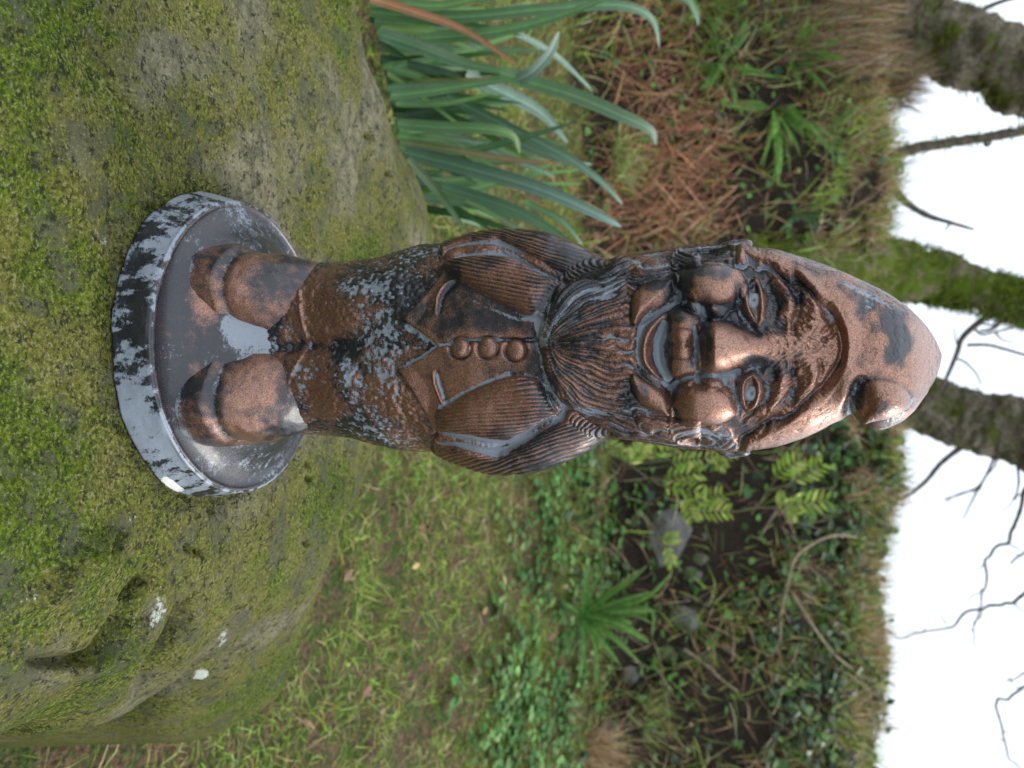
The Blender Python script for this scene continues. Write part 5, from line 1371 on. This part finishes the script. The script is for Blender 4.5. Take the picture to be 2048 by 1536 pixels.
tree('forked_sapling', 'slim forked bare sapling against the sky left of the hat', 3.9, [(1690,350),(1735,348),(1760,335),(1800,306),(1870,290),(1960,277),(2060,260),(2200,240)], [30,27,25,21,18,18,16,12],
     [([(1738,352),(1762,366),(1790,384),(1815,405),(1855,430),(1895,444),(1945,461)], 22, 4, [[(1900,446),(1892,458),(1888,462)], [(1795,388),(1800,402)]]), ([(1968,276),(1975,290),(1982,284)], 8, 4, []), ([(1770,332),(1800,330),(1830,318)], 4, 2, [])], TW, 350)
# branches of a tree outside the picture, hanging down into the sky
Z9 = lambda p: [(1700 + a / 2.4138, 900 + b_ / 2.4138) for a, b_ in p]
def hanging(label, main, w0, w1, subs, Y):
    base = unproject(*main[0], Y); w0, w1 = w0 * .95, w1 * .8
    o = thing('hanging_branch', label, 'branch', base, 'bare branches hanging against the sky')
    for k_, (path, a, b_) in enumerate([(main, w0, w1)] + subs):
        q = []
        for (p0, p1) in zip(path[:-1], path[1:]):
            q += [p0, ((p0[0] + p1[0]) / 2 + rng.normal() * .9, (p0[1] + p1[1]) / 2 + rng.normal() * .9)]
        q.append(path[-1])
        V, F = tube([x + np.array([0, rng.normal() * .02, 0]) for x in px_path(q, Y)], [px_r(a, Y), px_r(b_, Y)], 6, .3, 8 + k_, 4)
        link('stem' if k_ == 0 else 'twig', make_mesh('twig', rel(o, V), F), TW, o)
hanging('thin knobbly branch hanging nearest the leaning trunk', Z9([(1100,-100),(950,60),(840,195),(805,360),(760,445),(700,480),(665,545),(640,650),(635,755)]), 9, 4, [(Z9([(635,665),(600,700),(570,735),(420,765)]), 2.5, 1.2), (Z9([(635,765),(600,830),(580,870)]), 3, 1.5), (Z9([(715,0),(690,80),(615,190),(540,200),(460,250)]), 3.5, 1.5), (Z9([(840,195),(800,230),(770,260),(735,300)]), 3, 1.5), (Z9([(760,445),(800,470),(835,480)]), 3, 1.5), (Z9([(665,545),(630,570),(600,580)]), 2.5, 1.5)], 4.4)
hanging('long branch reaching from the picture edge down to the hedge top', Z9([(1150,560),(950,640),(840,705),(790,740),(720,745),(635,762),(560,785),(510,830),(470,850),(370,870),(250,910),(190,895)]), 8, 3, [(Z9([(370,870),(320,885),(270,885)]), 2.5, 1.2), (Z9([(635,762),(610,820),(595,870),(600,940),(660,1000),(740,1100)]), 3, 1.5), (Z9([(790,740),(830,770),(860,820)]), 3, 1.5), (Z9([(470,850),(450,815),(440,790)]), 2.5, 1.2)], 4.3)
hanging('short forked branch tip at the picture edge between two long branches', Z9([(1150,980),(920,1045),(840,1080),(740,1110)]), 7, 3, [(Z9([(770,1100),(800,1140),(840,1165)]), 2.5, 1.5)], 4.5)
hanging('bent branch lowest in the sky, kinked at its tip', Z9([(1150,1020),(960,1100),(840,1150),(780,1180),(720,1205),(705,1235),(725,1330),(745,1410),(765,1490),(820,1530),(900,1560)]), 6.5, 3.2, [(Z9([(735,1355),(780,1365)]), 3, 1.5), (Z9([(745,1410),(690,1380),(660,1350)]), 2.5, 1.2)], 4.5)
hanging('stubby branch end poking in under the leaning trunk', Z9([(1150,330),(960,420),(840,495),(770,545)]), 9, 4, [(Z9([(820,510),(800,500)]), 2, 1)], 4.4)

# ------------------------------------------------------------------ moss tufts on the boulder, dark ring as contact shade round the gnome's foot
Pb, mo_, sdb_, pxb = BOULDER
pr_ = np.clip((mo_ - .50) * .8, 0, 1) * (sdb_ > .03) * (pxb > -60) * (pxb < 900)
pr_ = pr_ / pr_.sum()
i = rng.choice(len(Pb), 15000, p=pr_); P = Pb[i] + np.stack([rng.normal(size=len(i)) * .001, rng.normal(size=len(i)) * .001, np.full(len(i), -.0004)], -1)
n = len(P)
mt = [scatter(T_STRAW, P, rng.normal(size=(n, 3)) * .6 + np.array([0, 0, .7]), rng.normal(size=(n, 3)), rng.uniform(.0008, .0022, n), rng.uniform(.0004, .0009, n), palette(n, [(.045, .072, .006), (.07, .10, .009), (.10, .115, .024), (.03, .05, .006)]))]
n = 1500; th_ = rng.uniform(0, 6.283, n); r_ = .1075 + np.abs(rng.normal(size=n)) * .006  # ring of dark tufts added to stand in for the base's contact shadow
P = np.stack([BC[0] + r_ * np.cos(th_), BC[1] + r_ * np.sin(th_), np.full(n, BZ - .0004)], -1)
mt.append(scatter(T_STRAW, P, rng.normal(size=(n, 3)) * .8 + np.array([0, 0, .5]), rng.normal(size=(n, 3)), rng.uniform(.0015, .0050, n), rng.uniform(.0006, .0014, n), palette(n, [(.05, .07, .01), (.08, .09, .02), (.05, .04, .02), (.03, .03, .015)])))
stuff('moss_and_contact_shade', mt, LM)
